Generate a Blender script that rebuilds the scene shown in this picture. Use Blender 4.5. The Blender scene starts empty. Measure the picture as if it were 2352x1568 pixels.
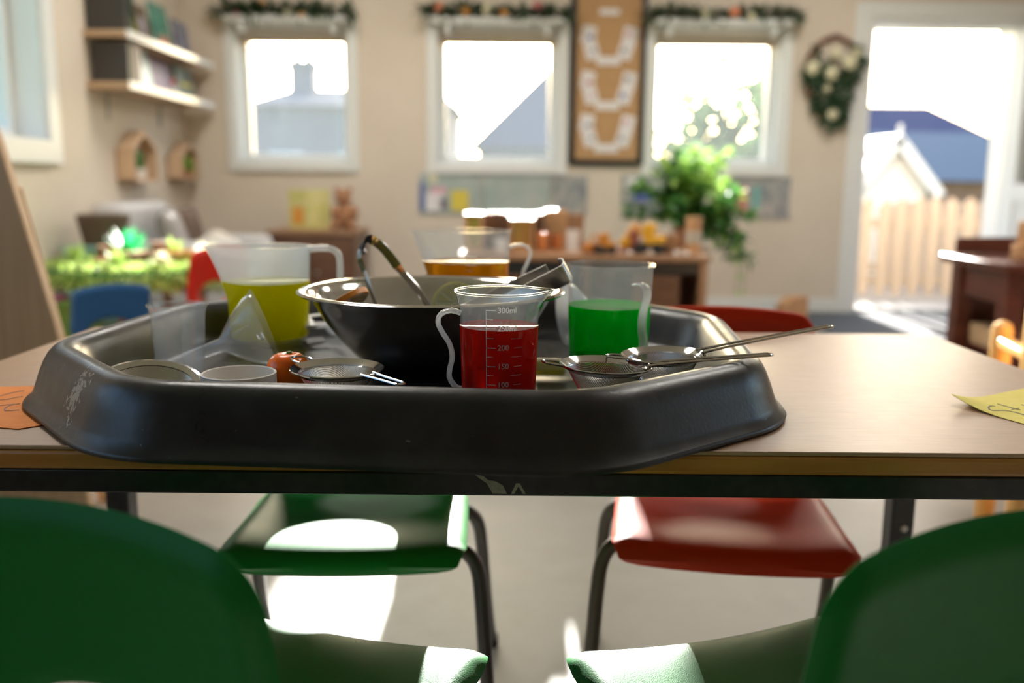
import bpy, bmesh, math, random
from mathutils import Vector, Matrix
PI = math.pi
def rad(a): return math.radians(a)
random.seed(7)
SC = bpy.context.scene
COL = SC.collection

# ------------------------------------------------------------------ camera, world, sun, lamps' level, exposure
cam_d = bpy.data.cameras.new('camera'); cam = bpy.data.objects.new('camera', cam_d); COL.objects.link(cam)
cam_d.sensor_width = 36.0
cam_d.lens = 2100 / 2352 * 36
cam_d.clip_start = 0.02; cam_d.clip_end = 300
_p, _r = rad(9.97), rad(0.5)
F_ = Vector((0, math.cos(_p), -math.sin(_p))); U0 = Vector((0, math.sin(_p), math.cos(_p))); R0 = Vector((1, 0, 0))
R_ = R0 * math.cos(_r) + U0 * math.sin(_r); U_ = U0 * math.cos(_r) - R0 * math.sin(_r)
cam.matrix_world = Matrix(((R_.x, U_.x, -F_.x, 0), (R_.y, U_.y, -F_.y, 0), (R_.z, U_.z, -F_.z, 0.824), (0, 0, 0, 1)))
cam_d.dof.use_dof = True
cam_d.dof.focus_distance = 0.855
cam_d.dof.aperture_fstop = 2.9
SC.camera = cam

world = bpy.data.worlds.new('sky'); SC.world = world; world.use_nodes = True
bg = world.node_tree.nodes['Background']
sky = world.node_tree.nodes.new('ShaderNodeTexSky'); sky.sky_type = 'NISHITA'; sky.sun_disc = False
sky.sun_elevation = rad(14); sky.sun_rotation = 0; sky.air_density = 1.0; sky.dust_density = 3.0; sky.ozone_density = 2.0
world.node_tree.links.new(sky.outputs['Color'], bg.inputs['Color'])
bg.inputs['Strength'].default_value = .75

sun_d = bpy.data.lights.new('sun', 'SUN'); sun = bpy.data.objects.new('sun', sun_d); COL.objects.link(sun)
sun_d.energy = 42; sun_d.angle = rad(0.55); sun_d.color = (1.0, 0.95, 0.88)
SUN_EL, SUN_AZ = rad(13.5), rad(-0.6)
sd = Vector((math.sin(SUN_AZ) * math.cos(SUN_EL), -math.cos(SUN_AZ) * math.cos(SUN_EL), -math.sin(SUN_EL)))
sun.rotation_euler = sd.to_track_quat('-Z', 'Y').to_euler()
sun.location = (0, 20, 8)
PANEL_POWER = 27.0

SC.view_settings.view_transform = 'Standard'; SC.view_settings.look = 'None'
SC.view_settings.exposure = 0.0; SC.view_settings.gamma = 1.0
SC.view_settings.use_curve_mapping = False
SC.cycles.max_bounces = 8; SC.cycles.transparent_max_bounces = 20; SC.cycles.transmission_bounces = 6
SC.cycles.diffuse_bounces = 3; SC.cycles.glossy_bounces = 4
SC.cycles.use_adaptive_sampling = True; SC.cycles.adaptive_threshold = .06
SC.cycles.caustics_reflective = False; SC.cycles.caustics_refractive = False
SC.cycles.sample_clamp_indirect = 5.0
SC.cycles.use_denoising = True

# ------------------------------------------------------------------ materials
MATS = {}
def newmat(name):
    m = bpy.data.materials.new(name); m.use_nodes = True
    nt = m.node_tree; nt.nodes.clear()
    out = nt.nodes.new('ShaderNodeOutputMaterial')
    MATS[name] = m
    return m, nt, out
def N(nt, t, **kw):
    n = nt.nodes.new(t)
    for k, v in kw.items():
        if k in n.inputs.keys(): n.inputs[k].default_value = v
        else: setattr(n, k, v)
    return n
def c4(c): return (c[0], c[1], c[2], 1)
def L(nt, a, b): nt.links.new(a, b)
def noise_col(nt, c1, c2, scale, stretch=(1, 1, 1), detail=4, lo=.35, hi=.65):
    tc = N(nt, 'ShaderNodeTexCoord'); mp = N(nt, 'ShaderNodeMapping'); mp.inputs['Scale'].default_value = stretch
    L(nt, tc.outputs['Object'], mp.inputs['Vector'])
    nz = N(nt, 'ShaderNodeTexNoise'); nz.inputs['Scale'].default_value = scale; nz.inputs['Detail'].default_value = detail
    L(nt, mp.outputs[0], nz.inputs['Vector'])
    rp = N(nt, 'ShaderNodeValToRGB')
    rp.color_ramp.elements[0].position = lo; rp.color_ramp.elements[1].position = hi
    rp.color_ramp.elements[0].color = c4(c1); rp.color_ramp.elements[1].color = c4(c2)
    L(nt, nz.outputs['Fac'], rp.inputs['Fac'])
    return rp.outputs['Color'], nz.outputs['Fac']
def mat(name, col, rough=.5, metal=0., spec=.5, col2=None, scale=20, stretch=(1, 1, 1), bump=0., bscale=None, coat=0., sub=0., rough2=None, detail=4, transm=0.):
    m, nt, out = newmat(name)
    b = N(nt, 'ShaderNodeBsdfPrincipled')
    b.inputs['Base Color'].default_value = c4(col); b.inputs['Roughness'].default_value = rough
    b.inputs['Metallic'].default_value = metal; b.inputs['Specular IOR Level'].default_value = spec
    b.inputs['Coat Weight'].default_value = coat; b.inputs['Transmission Weight'].default_value = transm
    if sub: b.inputs['Subsurface Weight'].default_value = sub; b.inputs['Subsurface Radius'].default_value = (.01, .006, .003)
    fac = None
    if col2 is not None:
        co, fac = noise_col(nt, col, col2, scale, stretch, detail)
        L(nt, co, b.inputs['Base Color'])
    if rough2 is not None and fac is not None:
        mr = N(nt, 'ShaderNodeMapRange'); mr.inputs['To Min'].default_value = rough; mr.inputs['To Max'].default_value = rough2
        mr.inputs['From Min'].default_value = .3; mr.inputs['From Max'].default_value = .7
        L(nt, fac, mr.inputs['Value']); L(nt, mr.outputs[0], b.inputs['Roughness'])
    if bump:
        tc = N(nt, 'ShaderNodeTexCoord'); nz = N(nt, 'ShaderNodeTexNoise'); nz.inputs['Scale'].default_value = bscale or scale * 4
        mp = N(nt, 'ShaderNodeMapping'); mp.inputs['Scale'].default_value = stretch
        L(nt, tc.outputs['Object'], mp.inputs['Vector']); L(nt, mp.outputs[0], nz.inputs['Vector'])
        bp = N(nt, 'ShaderNodeBump'); bp.inputs['Strength'].default_value = bump; bp.inputs['Distance'].default_value = .002
        L(nt, nz.outputs['Fac'], bp.inputs['Height']); L(nt, bp.outputs[0], b.inputs['Normal'])
    L(nt, b.outputs[0], out.inputs['Surface'])
    return m
def clear(name, tint=(.97, .98, 1), milky=.12, milkc=(.9, .93, .95), rough=.06, fres=1.45):
    m, nt, out = newmat(name)
    tr = N(nt, 'ShaderNodeBsdfTransparent'); tr.inputs['Color'].default_value = c4(tint)
    df = N(nt, 'ShaderNodeBsdfDiffuse'); df.inputs['Color'].default_value = c4(milkc)
    tl = N(nt, 'ShaderNodeBsdfTranslucent'); tl.inputs['Color'].default_value = c4(milkc)
    m1 = N(nt, 'ShaderNodeMixShader'); m1.inputs[0].default_value = .65
    L(nt, df.outputs[0], m1.inputs[1]); L(nt, tl.outputs[0], m1.inputs[2])
    m2 = N(nt, 'ShaderNodeMixShader'); m2.inputs[0].default_value = milky
    L(nt, tr.outputs[0], m2.inputs[1]); L(nt, m1.outputs[0], m2.inputs[2])
    gl = N(nt, 'ShaderNodeBsdfGlossy'); gl.inputs['Roughness'].default_value = rough
    lw_ = N(nt, 'ShaderNodeLayerWeight'); lw_.inputs['Blend'].default_value = .5
    pw = N(nt, 'ShaderNodeMath', operation='POWER'); L(nt, lw_.outputs['Facing'], pw.inputs[0]); pw.inputs[1].default_value = 4.0
    fr = N(nt, 'ShaderNodeMapRange'); L(nt, pw.outputs[0], fr.inputs['Value']); fr.inputs['To Min'].default_value = .025; fr.inputs['To Max'].default_value = fres
    m3 = N(nt, 'ShaderNodeMixShader'); L(nt, fr.outputs[0], m3.inputs[0])
    L(nt, m2.outputs[0], m3.inputs[1]); L(nt, gl.outputs[0], m3.inputs[2])
    L(nt, m3.outputs[0], out.inputs['Surface'])
    return m
def liquid(name, col, glow, mix=.4):
    m, nt, out = newmat(name)
    g = N(nt, 'ShaderNodeBsdfRefraction'); g.inputs['IOR'].default_value = 1.33; g.inputs['Color'].default_value = c4(col); g.inputs['Roughness'].default_value = 0.02
    df = N(nt, 'ShaderNodeBsdfDiffuse'); df.inputs['Color'].default_value = c4(glow)
    tl = N(nt, 'ShaderNodeBsdfTranslucent'); tl.inputs['Color'].default_value = c4(glow)
    m1 = N(nt, 'ShaderNodeMixShader'); m1.inputs[0].default_value = .65
    L(nt, df.outputs[0], m1.inputs[1]); L(nt, tl.outputs[0], m1.inputs[2])
    m2 = N(nt, 'ShaderNodeMixShader'); m2.inputs[0].default_value = mix
    L(nt, g.outputs[0], m2.inputs[1]); L(nt, m1.outputs[0], m2.inputs[2])
    gl = N(nt, 'ShaderNodeBsdfGlossy'); gl.inputs['Roughness'].default_value = .03
    lw_ = N(nt, 'ShaderNodeLayerWeight'); lw_.inputs['Blend'].default_value = .5
    pw = N(nt, 'ShaderNodeMath', operation='POWER'); L(nt, lw_.outputs['Facing'], pw.inputs[0]); pw.inputs[1].default_value = 5.0
    fr = N(nt, 'ShaderNodeMapRange'); L(nt, pw.outputs[0], fr.inputs['Value']); fr.inputs['To Min'].default_value = .02; fr.inputs['To Max'].default_value = .45
    m3 = N(nt, 'ShaderNodeMixShader'); L(nt, fr.outputs[0], m3.inputs[0])
    L(nt, m2.outputs[0], m3.inputs[1]); L(nt, gl.outputs[0], m3.inputs[2])
    L(nt, m3.outputs[0], out.inputs['Surface'])
    return m
def leafmat(name, c1, c2, scale=30):
    m, nt, out = newmat(name)
    co, f = noise_col(nt, c1, c2, scale)
    b = N(nt, 'ShaderNodeBsdfPrincipled'); b.inputs['Roughness'].default_value = .45
    tl = N(nt, 'ShaderNodeBsdfTranslucent')
    L(nt, co, b.inputs['Base Color']); L(nt, co, tl.inputs['Color'])
    mx = N(nt, 'ShaderNodeMixShader'); mx.inputs[0].default_value = .4
    L(nt, b.outputs[0], mx.inputs[1]); L(nt, tl.outputs[0], mx.inputs[2]); L(nt, mx.outputs[0], out.inputs['Surface'])
    return m
def emis(name, col, s):
    m, nt, out = newmat(name)
    e = N(nt, 'ShaderNodeEmission'); e.inputs['Color'].default_value = c4(col); e.inputs['Strength'].default_value = s
    L(nt, e.outputs[0], out.inputs['Surface'])
    return m

mat('wall_cream', (.67, .58, .47), .75, col2=(.71, .62, .51), scale=3, bump=.05, bscale=200)
mat('ceiling_white', (.8, .79, .76), .9)
mat('floor_lino', (.205, .188, .166), .42, col2=(.245, .226, .202), scale=9, detail=8, rough2=.52)
mat('white_paint', (.78, .79, .76), .35)
mat('upvc', (.82, .84, .83), .25)
mat('blind_cloth', (.62, .55, .46), .8)
mat('black_frame', (.015, .015, .017), .35)
mat('cork', (.44, .25, .115), .9, col2=(.54, .33, .16), scale=90)
mat('paper', (.82, .79, .77), .7, col2=(.74, .71, .72), scale=25)
mat('print_red', (.55, .12, .10), .7); mat('print_blue', (.10, .13, .38), .7); mat('print_grey', (.3, .27, .3), .7)
mat('print_pink', (.7, .4, .45), .7); mat('print_yellow', (.72, .58, .08), .7); mat('print_teal', (.2, .42, .40), .7)
mat('poster_teal', (.30, .40, .38), .3, col2=(.46, .50, .46), scale=5, coat=.3)
mat('poster_slate', (.20, .24, .26), .3, col2=(.46, .44, .40), scale=9, stretch=(3, 1, 1), coat=.3)
mat('pine', (.60, .40, .22), .45, col2=(.68, .48, .29), scale=6, stretch=(1, 1, 8))
mat('pale_wood', (.56, .38, .235), .5, col2=(.62, .43, .275), scale=5, stretch=(8, 1, 1))
mat('easel_wood', (.50, .32, .19), .5, col2=(.56, .375, .235), scale=4, stretch=(14, 1, 1))
mat('honey_wood', (.70, .37, .10), .28, col2=(.78, .45, .15), scale=8, stretch=(6, 6, 1), coat=.3)
mat('brown_wood', (.11, .05, .028), .4, col2=(.17, .08, .045), scale=5, stretch=(1, 1, 8))
mat('mid_wood', (.32, .17, .09), .4, col2=(.40, .22, .12), scale=5, stretch=(8, 1, 1))
mat('mahogany', (.085, .022, .014), .32, col2=(.14, .038, .022), scale=6, stretch=(1, 1, 6))
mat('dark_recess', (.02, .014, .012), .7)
# laminate table top: fine grain lengthwise, satin lacquer
def laminate():
    m, nt, out = newmat('laminate')
    tc = N(nt, 'ShaderNodeTexCoord'); mp = N(nt, 'ShaderNodeMapping'); mp.inputs['Scale'].default_value = (3, 60, 60)
    L(nt, tc.outputs['Object'], mp.inputs['Vector'])
    nz = N(nt, 'ShaderNodeTexNoise'); nz.inputs['Scale'].default_value = 9; nz.inputs['Detail'].default_value = 8
    L(nt, mp.outputs[0], nz.inputs['Vector'])
    rp = N(nt, 'ShaderNodeValToRGB'); rp.color_ramp.elements[0].position = .3; rp.color_ramp.elements[1].position = .7
    rp.color_ramp.elements[0].color = (.41, .25, .145, 1); rp.color_ramp.elements[1].color = (.50, .32, .20, 1)
    L(nt, nz.outputs['Fac'], rp.inputs['Fac'])
    b = N(nt, 'ShaderNodeBsdfPrincipled'); b.inputs['Specular IOR Level'].default_value = .6; b.inputs['Coat Weight'].default_value = .45; b.inputs['Coat Roughness'].default_value = .42
    L(nt, rp.outputs[0], b.inputs['Base Color'])
    n2 = N(nt, 'ShaderNodeTexNoise'); n2.inputs['Scale'].default_value = 60; n2.inputs['Detail'].default_value = 6
    L(nt, tc.outputs['Object'], n2.inputs['Vector'])
    mr = N(nt, 'ShaderNodeMapRange'); mr.inputs['To Min'].default_value = .32; mr.inputs['To Max'].default_value = .46
    L(nt, n2.outputs['Fac'], mr.inputs['Value']); L(nt, mr.outputs[0], b.inputs['Roughness'])
    bp = N(nt, 'ShaderNodeBump'); bp.inputs['Strength'].default_value = .02; bp.inputs['Distance'].default_value = .001
    m4 = N(nt, 'ShaderNodeMapping'); m4.inputs['Scale'].default_value = (60, 400, 1); L(nt, tc.outputs['Object'], m4.inputs['Vector'])
    n3 = N(nt, 'ShaderNodeTexNoise'); n3.inputs['Scale'].default_value = 2; L(nt, m4.outputs[0], n3.inputs['Vector'])
    L(nt, n3.outputs['Fac'], bp.inputs['Height']); L(nt, bp.outputs[0], b.inputs['Normal'])
    L(nt, b.outputs[0], out.inputs['Surface'])
laminate()
mat('edge_wood', (.48, .20, .04), .35, col2=(.58, .27, .06), scale=8, stretch=(1, 1, 8), bump=.1, bscale=120)
mat('black_steel', (.010, .010, .010), .3, col2=(.022, .022, .022), scale=60)
mat('bare_steel', (.42, .41, .36), .5, col2=(.30, .30, .26), scale=150)
mat('screw', (.6, .58, .54), .35, metal=1)
# black tray plastic: satin, scuffed, with a strip of dried glue left by a sticker
def tray_mat():
    m, nt, out = newmat('tray_plastic')
    tc = N(nt, 'ShaderNodeTexCoord')
    n1 = N(nt, 'ShaderNodeTexNoise'); n1.inputs['Scale'].default_value = 14; n1.inputs['Detail'].default_value = 9; n1.inputs['Roughness'].default_value = .7
    L(nt, tc.outputs['Object'], n1.inputs['Vector'])
    rp = N(nt, 'ShaderNodeValToRGB'); rp.color_ramp.elements[0].position = .45; rp.color_ramp.elements[1].position = .8
    rp.color_ramp.elements[0].color = (.008, .008, .009, 1); rp.color_ramp.elements[1].color = (.028, .027, .025, 1)
    L(nt, n1.outputs['Fac'], rp.inputs['Fac'])
    # fine pale specks
    n2 = N(nt, 'ShaderNodeTexNoise'); n2.inputs['Scale'].default_value = 170; n2.inputs['Detail'].default_value = 2
    L(nt, tc.outputs['Object'], n2.inputs['Vector'])
    r2 = N(nt, 'ShaderNodeValToRGB'); r2.color_ramp.elements[0].position = .74; r2.color_ramp.elements[1].position = .80
    L(nt, n2.outputs['Fac'], r2.inputs['Fac'])
    mx = N(nt, 'ShaderNodeMix', data_type='RGBA'); L(nt, r2.outputs[0], mx.inputs[0])
    L(nt, rp.outputs[0], mx.inputs[6]); mx.inputs[7].default_value = (.16, .155, .14, 1)
    # dried glue strip
    mp = N(nt, 'ShaderNodeMapping', vector_type='TEXTURE')
    mp.inputs['Location'].default_value = (-.405, .800, .632)
    mp.inputs['Rotation'].default_value = (rad(-12), rad(27), rad(-42))
    mp.inputs['Scale'].default_value = (.016, .05, .026)
    L(nt, tc.outputs['Object'], mp.inputs['Vector'])
    sx = N(nt, 'ShaderNodeSeparateXYZ'); L(nt, mp.outputs[0], sx.inputs[0])
    def absm(o):
        a = N(nt, 'ShaderNodeMath', operation='ABSOLUTE'); L(nt, o, a.inputs[0]); return a.outputs[0]
    mm = N(nt, 'ShaderNodeMath', operation='MAXIMUM'); L(nt, absm(sx.outputs[0]), mm.inputs[0]); L(nt, absm(sx.outputs[2]), mm.inputs[1])
    m5 = N(nt, 'ShaderNodeMath', operation='MAXIMUM'); L(nt, mm.outputs[0], m5.inputs[0]); L(nt, absm(sx.outputs[1]), m5.inputs[1])
    n3 = N(nt, 'ShaderNodeTexNoise'); n3.inputs['Scale'].default_value = 190; n3.inputs['Detail'].default_value = 5; n3.inputs['Roughness'].default_value = .65
    L(nt, tc.outputs['Object'], n3.inputs['Vector'])
    ad = N(nt, 'ShaderNodeMath', operation='MULTIPLY_ADD'); L(nt, n3.outputs['Fac'], ad.inputs[0]); ad.inputs[1].default_value = 4.5; L(nt, m5.outputs[0], ad.inputs[2])
    r3 = N(nt, 'ShaderNodeValToRGB'); r3.color_ramp.elements[0].position = .545; r3.color_ramp.elements[0].color = (1, 1, 1, 1)
    r3.color_ramp.elements[1].position = .575; r3.color_ramp.elements[1].color = (0, 0, 0, 1)
    sc_ = N(nt, 'ShaderNodeMath', operation='MULTIPLY'); L(nt, ad.outputs[0], sc_.inputs[0]); sc_.inputs[1].default_value = .2
    L(nt, sc_.outputs[0], r3.inputs['Fac'])
    mx2 = N(nt, 'ShaderNodeMix', data_type='RGBA'); L(nt, r3.outputs[0], mx2.inputs[0]); L(nt, mx.outputs[2], mx2.inputs[6]); mx2.inputs[7].default_value = (.33, .31, .27, 1)
    b = N(nt, 'ShaderNodeBsdfPrincipled'); L(nt, mx2.outputs[2], b.inputs['Base Color'])
    mr = N(nt, 'ShaderNodeMapRange'); mr.inputs['To Min'].default_value = .25; mr.inputs['To Max'].default_value = .46
    mr.inputs['From Min'].default_value = .3; mr.inputs['From Max'].default_value = .7
    L(nt, n1.outputs['Fac'], mr.inputs['Value']); L(nt, mr.outputs[0], b.inputs['Roughness'])
    bp = N(nt, 'ShaderNodeBump'); bp.inputs['Strength'].default_value = .12; bp.inputs['Distance'].default_value = .001
    n4 = N(nt, 'ShaderNodeTexNoise'); n4.inputs['Scale'].default_value = 260; L(nt, tc.outputs['Object'], n4.inputs['Vector'])
    L(nt, n4.outputs['Fac'], bp.inputs['Height']); L(nt, bp.outputs[0], b.inputs['Normal'])
    L(nt, b.outputs[0], out.inputs['Surface'])
tray_mat()
mat('steel', (.62, .60, .57), .1, metal=1, col2=(.56, .54, .51), scale=40)
mat('steel_brushed', (.50, .47, .43), .24, metal=1)
mat('wire', (.55, .53, .50), .22, metal=1)
clear('pp_clear', (.965, .975, .985), .085, (.86, .90, .94), .06, .45)
clear('pp_milky', (.95, .97, .98), .34, (.86, .90, .93), .12, .4)
clear('ps_clear', (.975, .985, .99), .065, (.88, .92, .96), .03, .5)
clear('handle_clear', (.95, .965, .975), .42, (.9, .92, .94), .05, .6)
clear('glass', (.96, .98, .985), .02, (.9, .95, 1), .01, .6)
liquid('liquid_red', (1.0, .06, .02), (.92, .05, .015), .33)
liquid('liquid_green', (.0, .85, .12), (.0, .75, .08), .7)
liquid('liquid_yellow', (.95, .88, .02), (1.0, .92, .0), .75)
liquid('liquid_amber', (1.0, .60, .04), (.95, .50, .02), .45)
mat('reflect_olive', (.14, .15, .02), .25, coat=.4)  # yellow jug's reflection, painted as a stretch of the steel ladle handles
clear('print_white', (1, 1, 1), .96, (.96, .97, .98), .3, .1)
mat('white_plastic', (.80, .76, .71), .4)
mat('white_gloss', (.80, .80, .78), .2)
mat('tomato', (1.0, .15, .01), .2, spec=.4, col2=(1.0, .25, .015), scale=18)
mat('stalk_green', (.12, .22, .04), .6)
mat('orange_rind', (.90, .30, .02), .4, bump=.3, bscale=400)
mat('orange_pulp', (.95, .42, .05), .25, col2=(.98, .52, .10), scale=60)
mat('lemon_rind', (.55, .50, .08), .4); mat('lemon_pulp', (.66, .63, .28), .25, col2=(.72, .70, .40), scale=60)
mat('pith', (.82, .78, .55), .6)
def shell(name, c):
    mat(name, c, .40, bump=.15, bscale=900, spec=.17)
shell('poly_green', (.006, .170, .026)); shell('poly_red', (.56, .05, .018)); shell('poly_blue', (.015, .07, .20)); shell('poly_scarlet', (.62, .025, .012))
mat('tube_black', (.022, .018, .014), .3, spec=.6); mat('tube_brown', (.075, .06, .04), .35, spec=.6); mat('rubber', (.02, .02, .02), .7)
mat('card_orange', (.85, .26, .03), .7, col2=(.80, .23, .025), scale=60); mat('card_yellow', (.85, .72, .16), .7, col2=(.80, .67, .13), scale=60)
mat('pencil', (.10, .10, .14), .6)
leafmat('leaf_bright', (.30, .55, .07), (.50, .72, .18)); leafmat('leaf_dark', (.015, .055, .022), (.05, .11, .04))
leafmat('leaf_mid', (.045, .17, .035), (.11, .30, .07)); leafmat('leaf_lime', (.38, .60, .12), (.60, .72, .25))
leafmat('leaf_neon', (.02, .62, .18), (.08, .72, .30)); leafmat('leaf_tree', (.10, .18, .07), (.20, .30, .12), 2)
leafmat('leaf_grey', (.10, .13, .08), (.22, .24, .15)); leafmat('leaf_cream', (.70, .68, .42), (.85, .80, .60))
mat('flower_peach', (.70, .25, .13), .6); mat('flower_pink', (.55, .16, .16), .6); mat('pumpkin', (.75, .33, .06), .5); mat('flower_cream', (.72, .68, .46), .6)
mat('twig', (.20, .09, .055), .8); mat('linen', (.55, .53, .52), .85, col2=(.62, .60, .60), scale=6)
mat('cushion_brown', (.13, .085, .06), .85); mat('cushion_grey', (.34, .31, .30), .9); mat('cushion_cream', (.62, .57, .50), .9)
mat('crate_purple', (.22, .015, .10), .4); mat('crate_green', (.08, .16, .015), .45); mat('crate_orange', (.45, .16, .02), .5); mat('tub_teal', (.25, .48, .44), .35)
mat('terracotta', (.45, .17, .07), .6); mat('digger_yellow', (.80, .42, .02), .35); mat('digger_orange', (.65, .26, .03), .4); mat('toy_black', (.02, .02, .02), .5)
mat('toy_rose', (.55, .22, .17), .6); mat('copper', (.80, .38, .18), .25, metal=1); mat('shiny_gem', (.85, .84, .80), .08, spec=1.0, coat=1.0)
mat('slice_wood', (.55, .30, .14), .5, col2=(.62, .36, .18), scale=12); mat('teddy', (.36, .17, .085), .95, col2=(.42, .21, .11), scale=40)
mat('bk_darkgreen', (.012, .03, .02), .4); mat('bk_lime', (.22, .25, .02), .4); mat('bk_brown', (.11, .075, .045), .5); mat('bk_teal', (.06, .20, .15), .4, col2=(.10, .28, .22), scale=12)
mat('bk_blue', (.08, .09, .19), .4, col2=(.30, .30, .32), scale=25); mat('bk_purple', (.06, .02, .06), .4); mat('bk_sky', (.42, .58, .64), .35, col2=(.30, .46, .52), scale=14)
mat('bk_violet', (.14, .07, .17), .4, col2=(.19, .10, .22), scale=10); mat('bk_sage', (.10, .15, .14), .4, col2=(.22, .27, .24), scale=14); mat('bk_grey', (.045, .042, .038), .5)
mat('bk_cream', (.55, .50, .40), .5); mat('bk_yellowpic', (.60, .58, .18), .4, col2=(.70, .62, .30), scale=14)
mat('mat_grey', (.075, .085, .10), .9, col2=(.095, .105, .12), scale=80)
mat('roof_slate', (.045, .10, .15), .5); mat('roof_purple', (.12, .10, .17), .6, col2=(.16, .12, .18), scale=.6); mat('brick_far', (.36, .17, .11), .8, col2=(.42, .21, .14), scale=2)
mat('house_grey', (.16, .17, .19), .8); mat('house_roof', (.12, .13, .15), .8); mat('fence_wood', (.29, .235, .185), .8, col2=(.35, .285, .225), scale=4, stretch=(3, 3, .4))
mat('paving', (.22, .21, .195), .9, col2=(.26, .245, .23), scale=2); mat('grass_far', (.14, .20, .08), .9, col2=(.18, .26, .10), scale=1)
mat('bark', (.10, .07, .05), .9)
emis('lamp_panel', (1.0, .95, .88), PANEL_POWER)

# ------------------------------------------------------------------ mesh helpers
class MB:
    def __init__(s): s.v = []; s.f = []
    def add(s, vs, fs, M=None):
        o = len(s.v)
        for p in vs:
            p = Vector(p)
            s.v.append(tuple(M @ p) if M is not None else tuple(p))
        for f in fs: s.f.append(tuple(i + o for i in f))
        return s
    def box(s, c, d, M=None, rz=0):
        x, y, z = d[0] / 2, d[1] / 2, d[2] / 2
        vs = [(-x, -y, -z), (x, -y, -z), (x, y, -z), (-x, y, -z), (-x, -y, z), (x, -y, z), (x, y, z), (-x, y, z)]
        fs = [(0, 3, 2, 1), (4, 5, 6, 7), (0, 1, 5, 4), (1, 2, 6, 5), (2, 3, 7, 6), (3, 0, 4, 7)]
        T = Matrix.Translation(c) @ Matrix.Rotation(rz, 4, 'Z')
        return s.add(vs, fs, (M @ T) if M is not None else T)
    def b2(s, x0, x1, y0, y1, z0, z1, M=None):
        return s.box(((x0 + x1) / 2, (y0 + y1) / 2, (z0 + z1) / 2), (x1 - x0, y1 - y0, z1 - z0), M)
    def lathe(s, prof, n=40, M=None, rfun=None):
        vs = []; fs = []; m = len(prof)
        for i in range(n):
            a = 2 * PI * i / n
            for j, (r, z) in enumerate(prof):
                rr = rfun(r, z, a) if rfun else r
                vs.append((rr * math.cos(a), rr * math.sin(a), z))
        for i in range(n):
            k = (i + 1) % n
            for j in range(m - 1):
                if prof[j][0] < 1e-7: fs.append((i * m, k * m + j + 1, i * m + j + 1))
                elif prof[j + 1][0] < 1e-7: fs.append((i * m + j, k * m + j, j + 1))
                else: fs.append((i * m + j, k * m + j, k * m + j + 1, i * m + j + 1))
        return s.add(vs, fs, M)
    def sweep(s, pts, a, b=None, n=10, bin_=None, caps=True, closed=False, M=None):
        pts = [Vector(p) for p in pts]; m = len(pts); vs = []; fs = []
        prev = None
        for i, p in enumerate(pts):
            if closed: t = pts[(i + 1) % m] - pts[i - 1]
            else: t = pts[min(i + 1, m - 1)] - pts[max(i - 1, 0)]
            t.normalize()
            if bin_ is not None: bn = Vector(bin_); bn = (bn - t * bn.dot(t)).normalized()
            elif prev is None:
                bn = t.cross(Vector((0, 0, 1)))
                if bn.length < .1: bn = t.cross(Vector((0, 1, 0)))
                bn.normalize()
            else: bn = (prev - t * prev.dot(t)).normalized()
            prev = bn; nn = bn.cross(t)
            ra = a[i] if isinstance(a, (list, tuple)) else a
            rb = ra if b is None else (b[i] if isinstance(b, (list, tuple)) else b)
            for k in range(n):
                an = 2 * PI * k / n
                vs.append(p + nn * (math.cos(an) * ra) + bn * (math.sin(an) * rb))
        for i in range(m if closed else m - 1):
            j = (i + 1) % m
            for k in range(n):
                l = (k + 1) % n
                fs.append((i * n + k, i * n + l, j * n + l, j * n + k))
        if caps and not closed:
            fs.append(tuple(range(n - 1, -1, -1))); fs.append(tuple((m - 1) * n + k for k in range(n)))
        return s.add(vs, fs, M)
    def prism(s, poly, h, M=None):
        n = len(poly)
        vs = [(x, y, 0) for x, y in poly] + [(x, y, h) for x, y in poly]
        fs = [tuple(range(n - 1, -1, -1)), tuple(range(n, 2 * n))] + [(i, (i + 1) % n, n + (i + 1) % n, n + i) for i in range(n)]
        return s.add(vs, fs, M)
    def ball(s, c, r, nu=16, nv=10, M=None):
        if not isinstance(r, (tuple, list)): r = (r, r, r)
        prof = [(math.sin(PI * j / nv), -math.cos(PI * j / nv)) for j in range(nv + 1)]
        prof[0] = (0, -1); prof[-1] = (0, 1)
        T = Matrix.Translation(c) @ Matrix.Diagonal((r[0], r[1], r[2], 1))
        return s.lathe(prof, nu, (M @ T) if M is not None else T)
    def leaf(s, p, d, up, ln, w):
        p = Vector(p); d = Vector(d).normalized(); sd_ = d.cross(Vector(up))
        if sd_.length < 1e-3: sd_ = d.cross(Vector((1, 0, 0)))
        sd_.normalize(); nn = sd_.cross(d)
        vs = [p, p + d * ln * .4 + sd_ * w + nn * w * .35, p + d * ln - nn * ln * .12, p + d * ln * .4 - sd_ * w + nn * w * .35, p + d * ln * .5]
        return s.add(vs, [(0, 4, 1), (1, 4, 2), (2, 4, 3), (3, 4, 0)])
    def build(s, name, m, parent=None, smooth=35, bevel=0., segs=2, solid=0., subsurf=0, offset=0.):
        me = bpy.data.meshes.new(name); me.from_pydata(s.v, [], s.f); me.update()
        bm = bmesh.new(); bm.from_mesh(me); bmesh.ops.remove_doubles(bm, verts=bm.verts, dist=1e-6)
        bmesh.ops.recalc_face_normals(bm, faces=bm.faces); bm.to_mesh(me); bm.free()
        me.materials.append(MATS[m])
        if smooth:
            me.polygons.foreach_set('use_smooth', [True] * len(me.polygons))
            me.set_sharp_from_angle(angle=rad(smooth))
        o = bpy.data.objects.new(name, me); COL.objects.link(o)
        if parent is not None: o.parent = parent
        if solid:
            md = o.modifiers.new('thick', 'SOLIDIFY'); md.thickness = solid; md.offset = offset
        if subsurf:
            md = o.modifiers.new('sub', 'SUBSURF'); md.levels = subsurf; md.render_levels = subsurf
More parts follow.
